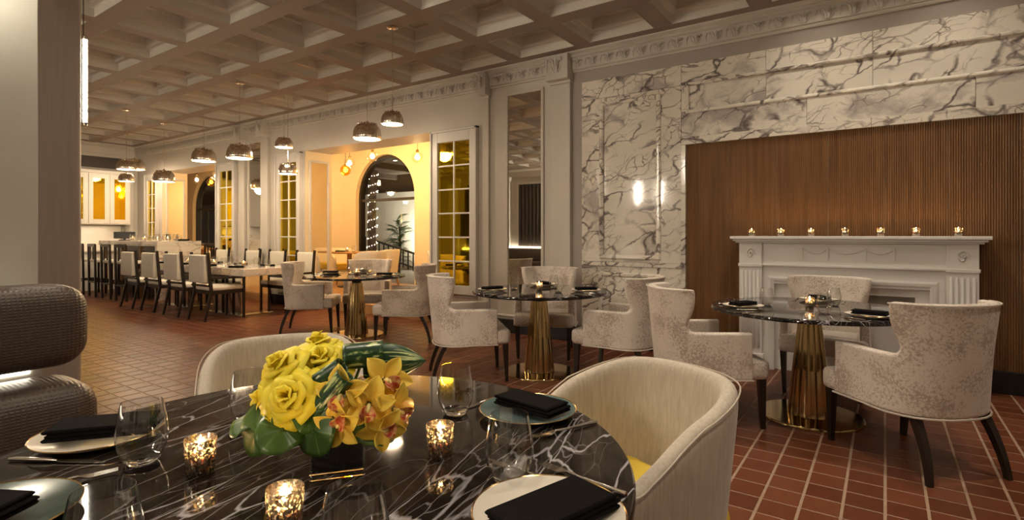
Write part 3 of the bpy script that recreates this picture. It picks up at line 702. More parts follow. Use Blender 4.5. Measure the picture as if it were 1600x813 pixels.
# --- wing chair with hourglass back, arms, mottled velvet
def upath(p, hw, yb, yf, ya):
    """U plan: p=0 centre of back, |p|=1 front of arm"""
    s = 1 if p >= 0 else -1; a = abs(p)
    if a < .5:
        t = a/.5*pi/2; k = 1.7
        return Vector((s*hw*math.sin(t)**(2/2.3) if t > 0 else 0, ya-(ya-yb)*max(0, math.cos(t))**(2/2.3)))
    return Vector((s*hw, ya+(yf-ya)*(a-.5)/.5))
def wing_parts():
    hw, yb, ya, yf = .315, -.33, -.06, .20
    z0, zm, zt = .325, .625, .90
    p1 = .385
    cl = [-1, -.985, -.9, -.78, -.66, -.57, -.50, -.45, -.41]; ci = [-p1+2*p1*k/14 for k in range(15)]; cr_ = [-q for q in reversed(cl)]
    cols = cl+ci+cr_
    m = MB(); idx = {}
    def vtx(key, co):
        if key not in idx: idx[key] = len(m.v); m.v.append(tuple(co))
        return idx[key]
    def place(p, z):
        q = upath(p, hw, yb, yf, ya); t = (z-z0)/(zt-z0)
        back = max(0, 1-(abs(p)/.55)**2)
        y = q.y-.055*t*back; x = q.x*(1-.03*math.sin(pi*min(1, max(0, (z-.3)/.5)))+.05*max(0, (z-.70)/.2))
        zz = z
        if z <= z0+.01: zz = z-.012*back
        return (x, y, zz)
    lowz = [z0, z0+.012, .42, .52, zm-.015, zm]
    for j in range(len(lowz)-1):
        for i in range(len(cols)-1):
            q = [vtx((round(cols[i+a], 4), lowz[j+b]), place(cols[i+a], lowz[j+b])) for a, b in ((0, 0), (1, 0), (1, 1), (0, 1))]
            m.f.append(tuple(q))
    upz = [zm, .64, .66, .69, .73, .78, .83, .88, zt]
    ext = {zm: .385, .64: .362, .66: .355, .69: .362, .73: .385, .78: .403, .83: .408, .88: .408, zt: .405}
    def up(c, z):
        if z == zm: return vtx((round(c, 4), zm), place(c, zm))
        p = c*ext[z]/p1; return vtx((round(c, 4), z), place(p, z))
    for j in range(len(upz)-1):
        for i in range(len(ci)-1):
            m.f.append((up(ci[i], upz[j]), up(ci[i+1], upz[j]), up(ci[i+1], upz[j+1]), up(ci[i], upz[j+1])))
    shell = m.mesh('shell', 'mott', 60)
    seat = MB().box(-.245, .245, -.20, .16, .33, .455).mesh('seat', 'seatfab', 40, .03, 3)
    front = MB()
    def fpt(u, v):
        a = (u-.5)*2; b = (v-.5)*2
        return 0
    sf_ = MB().box(-.305, .305, .145, .315, .322, .452).mesh('seat_front', 'mott', 40, .035, 3)
    pip = []
    for k in range(33):
        p = -1+2*k/32; q = place(p, z0); pip.append((q[0]*1.012, q[1]*1.0-(.004 if abs(p) < .5 else 0), q[2]))
    pm = MB().tube(pip, .0055, 6).mesh('piping', 'piping', 60)
    tp = []
    for k in range(25):
        p = -.40+.80*k/24; q = place(p, zt-.004); tp.append((q[0]*1.004, q[1]-.002, q[2]))
    pm2 = MB().tube(tp, .0045, 6).mesh('top_piping', 'piping', 60)
    L = [leg((sx*.265, .27, .335), (sx*.255, .285, 0), .046, .026).mesh('leg', 'darkwood', 40) for sx in (-1, 1)]
    L += [leg((sx*.205, -.215, .345), (sx*.235, -.345, 0), .044, .026, (0, .09, 0)).mesh('leg', 'darkwood', 40) for sx in (-1, 1)]
    return [('shell', shell, (SOL(.062, -1), SUB1), [('piping', pm), ('top_piping', pm2)]), ('seat', seat), ('seat_front', sf_)]+[('leg', q) for q in L]
WING = wing_parts()
# --- tub chair
def tub_parts(legmat='darkwood', matn='tub', legs=True):
    hw, yb, ya, yf = .305, -.315, -.02, .26
    m = MB(); nu, nv = 41, 9
    def h(p):
        a = abs(p)
        t = min(1, max(0, (a-.22)/.72)); t = t*t*(3-2*t)
        return .81-.185*t
    def place(p, v):
        q = upath(p, hw, yb, yf, ya); z0 = .20; z = z0+(h(p)-z0)*v
        k = .90+.10*min(1, v*1.1)
        fr = -.05*max(0, (abs(p)-.8)/.2)*v**3
        return (q.x*k, q.y*k-.05*v*max(0, 1-(abs(p)/.6)**2)+fr, z)
    m.grid(lambda u, v: place(-1+2*u, v), nu, nv)
    shell = m.mesh('shell', matn, 60)
    seat = MB().box(-.245, .245, -.24, .25, .33, .47).mesh('seat', 'yseat', 40, .04, 3)
    base = MB().box(-.22, .22, -.20, .22, .18, .33).mesh('base', matn, 40, .02)
    wl = [place(-1+2*k/48, 1) for k in range(49)]
    pp = MB().tube([(x*1.004, y*1.002, z-.008) for x, y, z in wl], .0025, 6).mesh('piping', 'tubpiping', 60)
    L = [leg((sx*.22, sy*.20, .20), (sx*.25, sy*.24, 0), .04, .022).mesh('leg', legmat, 40) for sx in (-1, 1) for sy in (-1, 1)]
    return [('shell', shell, (SOL(.055, -1), SUB1), [('piping', pp)]), ('seat', seat), ('base', base)]+[('leg', q) for q in L]
TUB = tub_parts(); TUBW = tub_parts('tanwood', 'creamleather')
# --- communal table arm chair
def dining_parts():
    back = MB()
    def bf(u, v):
        x = (u-.5)*.40; z = .53+.40*v; return (x, -.235-.02*v+.05*((u-.5)*2)**2*0+.0, z)
    back.grid(bf, 9, 7)
    bk = MB().box(-.232, .232, -.325, -.255, .555, .965).mesh('backrest', 'creamleather', 40, .022, 3)
    st = MB().box(-.255, .255, -.22, .27, .435, .505).mesh('seat', 'creamleather', 40, .025, 3)
    ap = MB().box(-.25, .25, -.23, .26, .385, .44).mesh('apron', 'darkwood', 0, .004)
    parts = [('backrest', bk), ('seat', st), ('apron', ap)]
    for sx in (-1, 1):
        p = MB(); p.bar((sx*.245, -.225, .42), (sx*.245, -.275, 1.0), .038, .032); p.bar((sx*.245, -.225, .43), (sx*.245, -.32, 0), .04, .03)
        parts.append(('post', p.mesh('post', 'darkwood', 0)))
        f = MB(); f.bar((sx*.25, .255, 0), (sx*.25, .255, .62), .032, .034); parts.append(('leg', f.mesh('leg', 'darkwood', 0)))
        parts.append(('armrest', MB().bar((sx*.25, -.25, .625), (sx*.25, .28, .618), .034, .034).mesh('armrest', 'darkwood', 0, .005)))
    parts.append(('stretcher', MB().box(-.245, .245, -.275, -.245, .50, .53).mesh('stretcher', 'darkwood', 0)))
    return parts
DIN = dining_parts()
def stool_parts():
    parts = [('seat', MB().box(-.20, .20, -.20, .20, .70, .76).mesh('seat', 'creamleather', 40, .02, 3))]
    for sx in (-1, 1):
        parts.append(('post', MB().bar((sx*.19, -.20, 0), (sx*.19, -.215, 1.06), .036).mesh('post', 'darkwood', 0)))
        parts.append(('leg', MB().bar((sx*.19, .19, 0), (sx*.19, .19, .71), .036).mesh('leg', 'darkwood', 0)))
        parts.append(('stretcher', MB().box(sx*.19-.012, sx*.19+.012, -.2, .19, .30, .33).mesh('stretcher', 'darkwood', 0)))
    parts.append(('top_rail', MB().box(-.20, .20, -.232, -.20, 1.02, 1.08).mesh('rail', 'darkwood', 0, .004)))
    parts.append(('footrest', MB().box(-.19, .19, .175, .205, .22, .25).mesh('footrest', 'darkwood', 0)))
    parts.append(('rear_stretcher', MB().box(-.19, .19, -.215, -.19, .28, .31).mesh('footrest', 'darkwood', 0)))
    for x in (-.07, .07): parts.append(('slat', MB().box(x-.02, x+.02, -.222, -.206, .76, 1.03).mesh('slat', 'darkwood', 0)))
    return parts
STOOL = stool_parts()
# --- round marble table on a faceted brass cone
def round_top(r, th=.028, n=72): return MB().lathe([(r-.03, -th), (r-.006, -th+.002), (r, -th+.008), (r, -.006), (r-.005, 0)], n, cap0=True, cap1=True)
def facet(a, z): return 1+.055*(abs(math.sin(5*a))-.5)
def ped_parts(rt):
    top = round_top(rt).mesh('table_top', 'bmarble', 40)
    colm = MB().lathe([(.138, .02), (.134, .06), (.110, .30), (.078, .60), (.072, .655)], 60, flute=facet, cap1=True).mesh('pedestal', 'brass', 12)
    neck = MB().lathe([(.058, .65), (.058, .723)], 24, cap0=True, cap1=True).mesh('neck', 'blackbase', 40)
    base = MB().lathe([(.33, 0), (.33, .010), (.325, .016), (.0005, .020)], 60).mesh('base_plate', 'brass', 40)
    return top, [('pedestal', colm), ('neck', neck), ('base_plate', base)]
# --- tableware
gprof = [(.0005, .002), (.024, .002), (.030, .006), (.0405, .030), (.0445, .052), (.0425, .078), (.0345, .118)]
GLASS = [('bowl', MB().lathe([(.030, .0065), (.0405, .030), (.0445, .052), (.0425, .078), (.0345, .1185), (.0338, .1185), (.0417, .078), (.0437, .052), (.0397, .030), (.0305, .0125)], 40).mesh('bowl', 'glass', 50)),
         ('base', MB().lathe([(.0005, .001), (.024, .001), (.0295, .0055), (.0312, .0095), (.029, .0125), (.018, .0105), (.0005, .0095)], 40).mesh('base', 'glassbase', 50))]
vh = .072
VOT = [('holder', MB().lathe([(.0005, .0), (.026, 0), (.0275, .003), (.0315, vh), (.0305, vh+.001), (.0295, vh), (.0262, .008), (.0005, .006)], 28).mesh('holder', 'mercury', 50)),
       ('candle', MB().lathe([(.0235, .0085), (.0255, .040), (.0005, .039)], 20).mesh('candle', 'wax', 40), (), [('flame', MB().lathe([(.0005, .042), (.0045, .048), (.0055, .055), (.0032, .067), (.0005, .078)], 10).mesh('flame', 'flame', 60))])]
def platemesh(mat, rim=True, r=.135):
    k = r/.135
    p = [(.0005, .004), (.075*k, .004), (.092*k, .008), (.130*k, .019), (.1345*k, .021), (.135*k, .0195), (.131*k, .0165), (.095*k, .003), (.080*k, 0), (.0005, 0)]
    return MB().lathe(p, 48).mesh('plate', mat, 50), MB().lathe([(.1325*k, .0200), (.1345*k, .0218), (.1360*k, .0200), (.1345*k, .0182), (.1325*k, .02)], 48).mesh('rim', 'goldrim', 60)
PL_IV, PL_RIM = platemesh('ceramic'); PL_TE, _ = platemesh('teal'); PL_GR, _ = platemesh('green_glaze')
def napkinmesh():
    m = MB(); L_, W_ = .098, .048   # half length, half width
    for k, (zb, zt_, sh, rr) in enumerate(((.0, .0085, 0, 1.0), (.0088, .0165, .004, .985), (.0168, .025, -.003, .97))):
        m.rings([[(sx*(L_*rr-i)+sh, sy*(W_*rr-i*.6), z) for sx, sy in ((-1, -1), (1, -1), (1, 1), (-1, 1))] for i, z in ((.003, zb), (0, zb+.003), (0, zt_-.003), (.004, zt_))])
    return m.mesh('napkin', 'napkin', 0, .0018, 2)
NAP = napkinmesh()
KNIFE = [('handle', MB().tube([(0, -.11, .004), (0, -.09, .005), (0, -.02, .0045), (0, 0, .0035)], [.004, .0055, .005, .003], 8).mesh('handle', 'steel', 60)),
         ('blade', MB().rings([[(-.0045, 0, .002), (.005, 0, .002), (.005, 0, .0042), (-.0045, 0, .0042)], [(-.009, .03, .001), (.006, .03, .001), (.006, .03, .003), (-.009, .03, .002)], [(-.010, .075, .001), (.006, .075, .001), (.006, .075, .003), (-.010, .075, .002)], [(0, .11, .001), (.003, .11, .001), (.003, .11, .002), (0, .11, .002)]]).mesh('blade', 'steel', 30))]
def forkparts():
    h = MB().tube([(0, -.11, .005), (0, -.06, .005), (0, 0, .006), (0, .03, .008)], [.0055, .0045, .003, .003], 8).mesh('handle', 'steel', 60)
    b = MB().rings([[(-.003, .028, .006), (.003, .028, .006), (.003, .028, .009), (-.003, .028, .009)], [(-.011, .045, .004), (.011, .045, .004), (.011, .045, .006), (-.011, .045, .006)], [(-.011, .056, .0035), (.011, .056, .0035), (.011, .056, .0055), (-.011, .056, .0055)]])
    for x in (-.0093, -.0031, .0031, .0093): b.bar((x, .055, .0045), (x*.95, .095, .007), .0032, .002)
    return [('handle', h), ('tines', b.mesh('tines', 'steel', 0))]
FORK = forkparts()

def put_glass(x, y, z, lab, grp, s=1.0): return spawn('tumbler', GLASS, lab, 'glass', (x, y, z), random.random()*6, grp, s)
def put_votive(x, y, z, lab, grp, power=1.0, s=1.0):
    r = spawn('votive_candle', VOT, lab, 'candle', (x, y, z), random.random()*6, grp, s)
    light('candle_light', 'POINT', (0, 0, .064), P_VOT*power, CANDLE, r, shadow_soft_size=.006); return r
def put_plate(x, y, z, kind, lab, grp, rz=0, s=1.0):
    me = {'iv': PL_IV, 'te': PL_TE, 'gr': PL_GR}[kind]
    return spawn('plate', [('dish', me), ('rim', PL_RIM)], lab, 'plate', (x, y, z), rz, grp, s)
def put_napkin(x, y, z, rz, lab, grp, s=1.0): return tag(obj('napkin', NAP, None, (x, y, z), (0, 0, rz), scale=s), lab, 'napkin', grp)
def put_knife(x, y, z, rz, lab, grp): return spawn('table_knife', KNIFE, lab, 'knife', (x, y, z), rz, grp)
def put_fork(x, y, z, rz, lab, grp): return spawn('table_fork', FORK, lab, 'fork', (x, y, z), rz, grp)

# ================================================================ ROUND TABLES AND THEIR CHAIRS
TABLES = [('the round table by the fireplace', -.43, 4.25, .64, .75, [(-1.03, 3.84, .82, .57, 'left of'), (.11, 3.80, -.70, .72, 'right of'), (-.40, 5.06, -.02, -1, 'behind')]),
          ('the middle round table by the marble wall', -2.60, 4.20, .61, .75, [(-3.05, 3.76, .70, .71, 'left of'), (-1.91, 4.40, -1, -.03, 'right of'), (-2.95, 4.92, .40, -.92, 'behind')]),
          ('the far round table by the arched window', -5.47, 4.48, .61, .75, [(-6.20, 4.36, .74, .68, 'left of'), (-4.76, 4.61, -.82, -.57, 'right of'), (-6.00, 5.12, .66, -.75, 'behind')])]
for tn, cx, cy, rt, zt, chairs in TABLES:
    top, pp = ped_parts(rt)
    r = root('round_table', 'black marble top on a faceted brass cone, '+tn, 'table', (cx, cy, 0), 0, 'round tables with brass pedestals')
    obj('table_top', top, r, (0, 0, zt), (0, 0, random.random()*2))
    for p in pp: obj(p[0], p[1], r)
    for x, y, fx, fy, side in chairs:
        spawn('wing_chair', WING, 'mottled beige velvet wing chair %s %s' % (side, tn), 'chair', (x, y, 0), ang(fx, fy), 'mottled velvet wing chairs')
        d = Vector((x-cx, y-cy)); d.normalize(); th = math.atan2(d.y, d.x)
        px_, py_ = cx+d.x*(rt-.18), cy+d.y*(rt-.18)
        put_plate(px_, py_, zt, 'iv', 'ivory plate on the %s side of %s' % (side.replace(' of', '').replace('behind', 'back'), tn), 'ivory plates on the round tables')
        put_napkin(px_, py_, zt+.0175, th+.5, 'folded black napkin on the %s plate of %s' % (side.replace(' of', '').replace('behind', 'back'), tn), 'black napkins on the round tables', .95)
        q = Vector((-d.y, d.x))
        for s_, pf, nm in ((1, put_fork, 'fork'), (-1, put_knife, 'knife')):
            kx, ky = px_+q.x*.16*s_, py_+q.y*.16*s_
            pf(kx, ky, zt+.001, th+pi/2, 'steel %s beside the %s plate of %s' % (nm, side.replace(' of', '').replace('behind', 'back'), tn), 'cutlery on the round tables')
        gx, gy = cx+d.x*(rt-.40)-q.x*.12, cy+d.y*(rt-.40)-q.y*.12
        put_glass(gx, gy, zt, 'stemless glass near the %s plate of %s' % (side.replace(' of', '').replace('behind', 'back'), tn), 'stemless glasses on the round tables', 1.05)
    put_votive(cx, cy, zt, 'lit mercury glass votive in the middle of '+tn, 'votives on the round tables', 1.2, 1.0)

# ================================================================ FIREPLACE MANTEL
FX0, FX1, FY, FZ = -1.15, .60, 5.52, 1.215
fp = root('fireplace_mantel', 'white carved mantelpiece against the reeded walnut wall', 'fireplace', ((FX0+FX1)/2, YN-.02, 0))
hw = (FX1-FX0)/2; yf = FY-(YN-.02)
obj('shelf', MB().box(-hw-.07, hw+.07, yf-.10, 0, FZ, FZ+.028).box(-hw-.05, hw+.05, yf-.075, 0, FZ-.02, FZ).box(-hw-.03, hw+.03, yf-.05, 0, FZ-.035, FZ-.02).mesh('shelf', 'white', 0, .005), fp)
obj('frieze', MB().box(-hw, hw, yf, 0, .98, FZ-.035).box(-hw-.01, hw+.01, yf-.022, 0, .965, .985).mesh('frieze', 'white', 0, .004), fp)
pw = .20
for s in (-1, 1):
    x0 = s*hw-(pw if s > 0 else 0)
    p = obj('pilaster', MB().box(x0, x0+pw, yf-.03, 0, 0, FZ-.035).box(x0-.012, x0+pw+.012, yf-.045, 0, 0, .14).box(x0-.006, x0+pw+.006, yf-.045, 0, .955, .985).mesh('pilaster', 'white', 0, .004), fp)
    for k in range(5): obj('flute', MB().tube([(x0+.03+.035*k, yf-.031, .19), (x0+.03+.035*k, yf-.034, .20), (x0+.03+.035*k, yf-.034, .91), (x0+.03+.035*k, yf-.031, .92)], [.004, .0115, .0115, .004], 8).mesh('flute', 'white', 60), p)
    obj('console_scroll', MB().tube([(x0+pw/2+.035*math.cos(a*.5)*(1-a/22), yf-.034, 1.08+.055*math.sin(a*.5)*(1-a/22)) for a in range(0, 20)], .008, 6).mesh('scroll', 'white', 60), p)
obj('surround', MB().box(-hw+pw, hw-pw, yf+.01, 0, .80, .98).box(-hw+pw, -hw+pw+.10, yf+.01, 0, 0, .80).box(hw-pw-.10, hw-pw, yf+.01, 0, 0, .80).mesh('surround', 'white', 0, .004), fp)
m = molding('surround_molding', -hw+pw+.05, hw-pw-.05, -.10, .87, yf+.012, .05, 'white', .02, fp)
obj('infill_panel', MB().box(-hw+pw+.10, .12, yf+.05, 0, 0, .82).box(.12, .48, yf+.05, 0, 0, .62).box(.12, .48, yf+.05, 0, .735, .82).box(.48, hw-pw-.10, yf+.05, 0, 0, .82).mesh('infill', 'white', 0), fp)
obj('vent_slot', MB().box(.12, .48, yf+.10, yf+.11, .62, .735).mesh('slot', 'slot', 0), fp)
sw = MB()
for c, wd in ((-.24, .17), (0, .24), (.24, .17)):
    sw.tube([(c+wd*(k/8-.5), yf-.006, 1.125-.035*(1-(2*k/8-1)**2)) for k in range(9)], .007, 6)
for c in (-.34, -.14, .14, .34): sw.tube([(c, yf-.006, 1.14), (c, yf-.006, 1.03)], [.007, .003], 6)
obj('swag_carving', sw.mesh('swags', 'white', 60), fp)
for k, x in enumerate((-1.04, -.79, -.545, -.286, -.03, .208, .475)):
    nth = ['leftmost', 'second from the left', 'third from the left', 'middle', 'third from the right', 'second from the right', 'rightmost'][k]
    put_votive(x, FY-.02, FZ+.0285, 'lit votive candle on the mantelpiece, '+nth, 'votives along the mantelpiece', 1.3, .92)

# ================================================================ FOREGROUND TABLE
TCX, TCY, TR, TZ = -1.067, .755, .712, .75
ft = root('dining_table', 'large round black marble dining table in the foreground', 'table', (TCX, TCY, 0))
obj('table_top', round_top(TR, .032, 120).mesh('table_top', 'bmarble', 40), ft, (0, 0, TZ))
_, pp = ped_parts(.6)
for p in pp: obj(p[0], p[1], ft)
FT = 'on the foreground marble table'
put_plate(-1.585, .515, TZ, 'iv', 'ivory plate by the banquette '+FT, 'plates on the foreground table')
put_napkin(-1.575, .525, TZ+.0185, R(52), 'folded black napkin on the ivory plate by the banquette', 'black napkins on the foreground table', 1.12)
put_plate(-.82, 1.265, TZ, 'te', 'teal plate with gold edge before the right tub chair', 'plates on the foreground table')
put_napkin(-.815, 1.275, TZ+.0185, R(-8), 'folded black napkin on the teal plate', 'black napkins on the foreground table', 1.02)
put_plate(-.485, .815, TZ, 'iv', 'ivory plate with gold edge at the bottom right of the picture', 'plates on the foreground table')
put_napkin(-.465, .80, TZ+.0185, R(74), 'folded black napkin on the ivory plate at the bottom right', 'black napkins on the foreground table', 1.12)
put_plate(-1.28, .25, TZ, 'gr', 'dark green plate in the bottom left corner of the picture', 'plates on the foreground table')
put_napkin(-1.31, .225, TZ+.0185, R(30), 'folded black napkin on the dark green plate', 'black napkins on the foreground table', 1.0)
for x, y, lab in ((-1.345, .515, 'beside the ivory plate by the banquette'), (-.925, .305, 'beside the dark green plate'), (-.99, 1.155, 'left of the teal plate'), (-.632, .905, 'between the votive and the ivory plate at bottom right'), (-.632, .514, 'in front of the black flower vase'), (-1.407, .795, 'behind the yellow bouquet')):
    put_glass(x, y, TZ, 'stemless glass %s' % lab, 'stemless glasses on the foreground table', 1.14)
for x, y, lab in ((-1.19, .565, 'left of the bouquet'), (-.838, .535, 'in front of the bouquet'), (-.83, .915, 'right of the bouquet')):
    put_votive(x, y, TZ, 'lit mercury glass votive %s on the foreground table' % lab, 'votives on the foreground table', 1.0, 1.0)
G = 'cutlery on the foreground table'
put_knife(-1.50, .41, TZ+.001, ang(.205, .13), 'steel knife beside the ivory plate by the banquette', G)
put_fork(-1.36, .375, TZ+.001, ang(.35, .94), 'steel fork beside the dark green plate', G)
put_fork(-.672, 1.205, TZ+.001, ang(-.38, -.92), 'steel fork right of the teal plate', G)
put_knife(-.985, 1.26, TZ+.001, ang(-.2, -.98), 'steel knife left of the teal plate', G)
put_knife(-.62, .945, TZ+.001, ang(-.78, .1), 'steel knife above the ivory plate at the bottom right', G)
put_fork(-.515, .985, TZ+.001, ang(-.95, .12), 'steel fork above the ivory plate at the bottom right edge', G)
spawn('tub_chair', TUB, 'pale velvet tub chair on the far side of the foreground table', 'chair', (-1.92, 1.235, 0), ang(.87, -.49), 'velvet tub chairs')
spawn('tub_chair', TUB, 'pale velvet tub chair on the right of the foreground table', 'chair', (-.68, 1.55, 0), ang(-.44, -.9), 'velvet tub chairs')

# ================================================================ FLOWERS
RV = Vector((cf, sf, 0)); FV = Vector((-sf, cf, 0)); V0 = Vector((-.967, .742, 0))
def bq(r, f, z): return V0+RV*r+FV*f+Vector((0, 0, z))
va = root('flower_vase', 'square glass vase with a black lining on the foreground table', 'vase', (V0.x, V0.y, TZ), R(52))
hv = .055; H_ = .112
obj('glass', MB().rings([[(sx*q, sy*q, z) for sx, sy in ((-1, -1), (1, -1), (1, 1), (-1, 1))] for q, z in ((hv, .019), (hv, H_), (hv-.004, H_), (hv-.004, .019))], False, False).mesh('vase_glass', 'vaseglass', 0), va)
obj('lining', MB().rings([[(sx*q, sy*q, z) for sx, sy in ((-1, -1), (1, -1), (1, 1), (-1, 1))] for q, z in ((hv-.0055, .019), (hv-.0055, H_-.004), (hv-.008, H_-.004), (hv-.008, .024))], True, True).mesh('lining', 'liner', 0), va)
obj('base', MB().box(-hv, hv, -hv, hv, .0005, .0185).mesh('vase_base', 'glassbase', 0, .003), va)
def stem_to(o, p):   # a green stem from the bloom down into the vase
    a = Vector(p); b = V0+Vector((0, 0, TZ+.03)); mid = V0+Vector((0, 0, TZ+.10))+(a-V0)*.12; mid.z = TZ+.105
    inv = o.matrix_basis.inverted()
    pts = [inv @ q for q in (a, a.lerp(mid, .5), mid, b)]
    obj('stem', MB().tube(pts, .0035, 6).mesh('stem', 'leaf', 60), o)
def orient(o, n, spin=0):
    n = Vector(n).normalized(); q = n.to_track_quat('Z', 'Y').to_matrix().to_4x4() @ Matrix.Rotation(spin, 4, 'Z')
    loc = o.location.copy(); o.matrix_basis = Matrix.Translation(loc) @ q
# rose petals (shared meshes)
RP = []
for k in range(17):
    t = k/16
    rb = .003+.010*t; rt = .006+.040*t**1.15; h = .046-.012*t; span = (2.6-1.1*t); curl = .004+.020*t
    def fn(u, v, rb=rb, rt=rt, h=h, span=span, curl=curl, t=t):
        a = (u-.5)*span*(.55+.45*math.sin(min(1, v*1.25)*pi/2)); e = (2*u-1)
        r = rb+(rt-rb)*math.sin(v*pi/2)**(1.3)*(.9+.1*v); z = -.022*t+h*(v**.85)*(1-.16*e*e*v)
        if v > .72: c = (v-.72)/.28; r += curl*c*c*(1-.3*e*e); z -= curl*.75*c*c
        r += .0014*math.sin(e*7+k)*v
        return (r*math.cos(a), r*math.sin(a), z)
    mb = MB().grid(fn, 13, 10)
    RP.append((mb.mesh('petal', 'rose', 60), k*2.399))
def rose(r, f, z, n, s, lab):
    p = bq(r, f, z); o = root('rose', lab, 'flower', p, 0, 'yellow roses in the vase'); orient(o, n, random.random()*6)
    for me, a in RP: obj('petal', me, o, (0, 0, 0), (0, 0, a), (SOL(.0009, 0),), s)
    sp = obj('sepal', MB().lathe([(.0005, -.022), (.012*s, -.016), (.020*s, -.004), (.018*s, .0)], 12).mesh('sepal', 'leaf', 60), o)
    bpy.context.view_layer.update(); stem_to(o, p-Vector(o.matrix_basis.to_3x3() @ Vector((0, 0, .018))))
c2 = -FV
rose(-.112, -.005, .962, RV*-.45+c2*.55+Vector((0, 0, .75)), 1.12, 'yellow rose at the left of the bouquet')
rose(-.040, .020, .968, RV*.0+c2*.6+Vector((0, 0, .8)), 1.15, 'yellow rose at the upper middle of the bouquet')
rose(-.076, -.055, .918, RV*-.1+c2*.95+Vector((0, 0, .45)), 1.18, 'fully open yellow rose at the front of the bouquet')
rose(-.135, -.012, .905, RV*-.8+c2*.6+Vector((0, 0, .12)), 1.05, 'yellow rose low at the left edge of the bouquet')
rose(-.062, .065, .985, RV*-.1+c2*.1+Vector((0, 0, .95)), 1.15, 'yellow rose at the top back of the bouquet')
rose(-.105, -.05, .878, RV*-.4+c2*.9+Vector((0, 0, -.1)), .85, 'small yellow rose tucked under the front rose')
# orchids
def opet(L_, W_, cup, droop):
    def fn(u, v):
        e = 2*u-1; wv = W_*math.sin(pi*min(1, .06+v*.94))**.8*(1-.35*v)
        return (e*wv, .006+L_*v, cup*(v*v)*1.2-droop*v**3+cup*.55*e*e*math.sin(pi*v))
    return MB().grid(fn, 7, 8).mesh('petal', 'orchid', 60)
OP = [opet(.056, .026, .016, .02), opet(.052, .021, .02, .016)]
olip = MB().grid(lambda u, v: ((2*u-1)*.017*math.sin(pi*(.12+.76*v)), -.002-.032*v, .010+.016*math.sin(pi*v*.8)-.012*v*v+.012*(2*u-1)**2), 7, 7).mesh('lip', 'lip', 60)
ocol = MB().tube([(0, .0, .002), (0, -.002, .012), (0, -.010, .020), (0, -.016, .019)], [.004, .0048, .005, .0028], 8).mesh('column', 'column', 60)
def orchid(r, f, z, n, s, spin, lab):
    p = bq(r, f, z); o = root('orchid', lab, 'flower', p, 0, 'golden orchids in the vase'); orient(o, n, spin)
    for k, a in enumerate((0, 72, 144, 216, 288)): obj('petal', OP[k in (1, 4)], o, (0, 0, 0), (random.uniform(-.15, .25), 0, R(a+random.uniform(-6, 6))), (SOL(.0009, 0),), s)
    obj('lip', olip, o, (0, 0, 0), (0, 0, 0), (SOL(.001, 0),), s); obj('column', ocol, o, scale=s)
    bpy.context.view_layer.update(); stem_to(o, p)
orchid(.030, -.062, .926, RV*-.15+c2+Vector((0, 0, .35)), 1.02, .2, 'golden orchid with a red lip at the centre front of the bouquet')
orchid(.100, .000, .938, RV*.35+c2*.7+Vector((0, 0, .45)), 1.0, .6, 'golden orchid at the upper right of the bouquet')
orchid(.082, -.060, .905, RV*.35+c2+Vector((0, 0, .25)), .98, -.3, 'golden orchid with a red lip at the right front of the bouquet')
orchid(.125, -.025, .885, RV*.8+c2*.7+Vector((0, 0, .05)), 1.0, .9, 'golden orchid at the right edge of the bouquet')
orchid(.028, -.078, .872, RV*-.1+c2+Vector((0, 0, -.25)), .92, 2.6, 'golden orchid drooping over the front of the vase')
orchid(.105, -.055, .858, RV*.4+c2+Vector((0, 0, -.3)), .9, 1.9, 'golden orchid drooping at the lower right of the bouquet')
# leaves
gm = MB(); rsn = []
for j in range(6):
    q = j/5; ring = []
    for i in range(28):
        a = 2*pi*i/28; r = .047*q*(1-.25*max(0, math.cos(a+pi/2)-.75)*3)*(1+.015*math.sin(14*a)*q)
        ring.append((r*math.cos(a), r*math.sin(a)*1.12, -.004*q*q+.0040*math.sin(3*a)*q+.0016*math.cos(7*a)*q))
    rsn.append(ring)
gm.rings(rsn, True, False); GALAX = gm.mesh('blade', 'leaf', 60)
def galax(r, f, z, n, s, spin, lab):
    p = bq(r, f, z); o = root('galax_leaf', lab, 'leaf', p, 0, 'round green leaves round the bouquet'); orient(o, n, spin)
    obj('blade', GALAX, o, mods=(SOL(.0008, 0),), scale=s); bpy.context.view_layer.update(); stem_to(o, p)
galax(-.178, -.015, .862, RV*-.35+c2*.25+Vector((0, 0, .9)), 1.05, 1.2, 'round green leaf at the far left of the bouquet')
galax(-.145, -.065, .852, RV*-.55+c2*.85+Vector((0, 0, .25)), 1.12, .4, 'large round green leaf at the lower left of the bouquet')
galax(-.085, -.085, .864, RV*.25+c2*.75+Vector((0, 0, .75)), 1.0, 2.4, 'round green leaf under the front rose')
galax(-.020, -.082, .860, RV*-.35+c2*.95+Vector((0, 0, .15)), 1.0, 3.4, 'round green leaf hanging over the vase front')
galax(-.038, -.066, .888, RV*.5+c2*.6+Vector((0, 0, .6)), .8, 5.0, 'small dark leaf in the middle of the bouquet')
galax(.085, -.03, .850, RV*.5+c2*.35+Vector((0, 0, .8)), 1.0, 4.0, 'round green leaf under the orchids')
galax(-.13, .05, .866, RV*-.5+FV*.3+Vector((0, 0, .8)), 1.15, 4.0, 'round green leaf at the back left of the bouquet')
galax(.05, .08, .875, RV*.3+FV*.7+Vector((0, 0, .6)), 1.1, 2.0, 'round green leaf at the back of the bouquet')
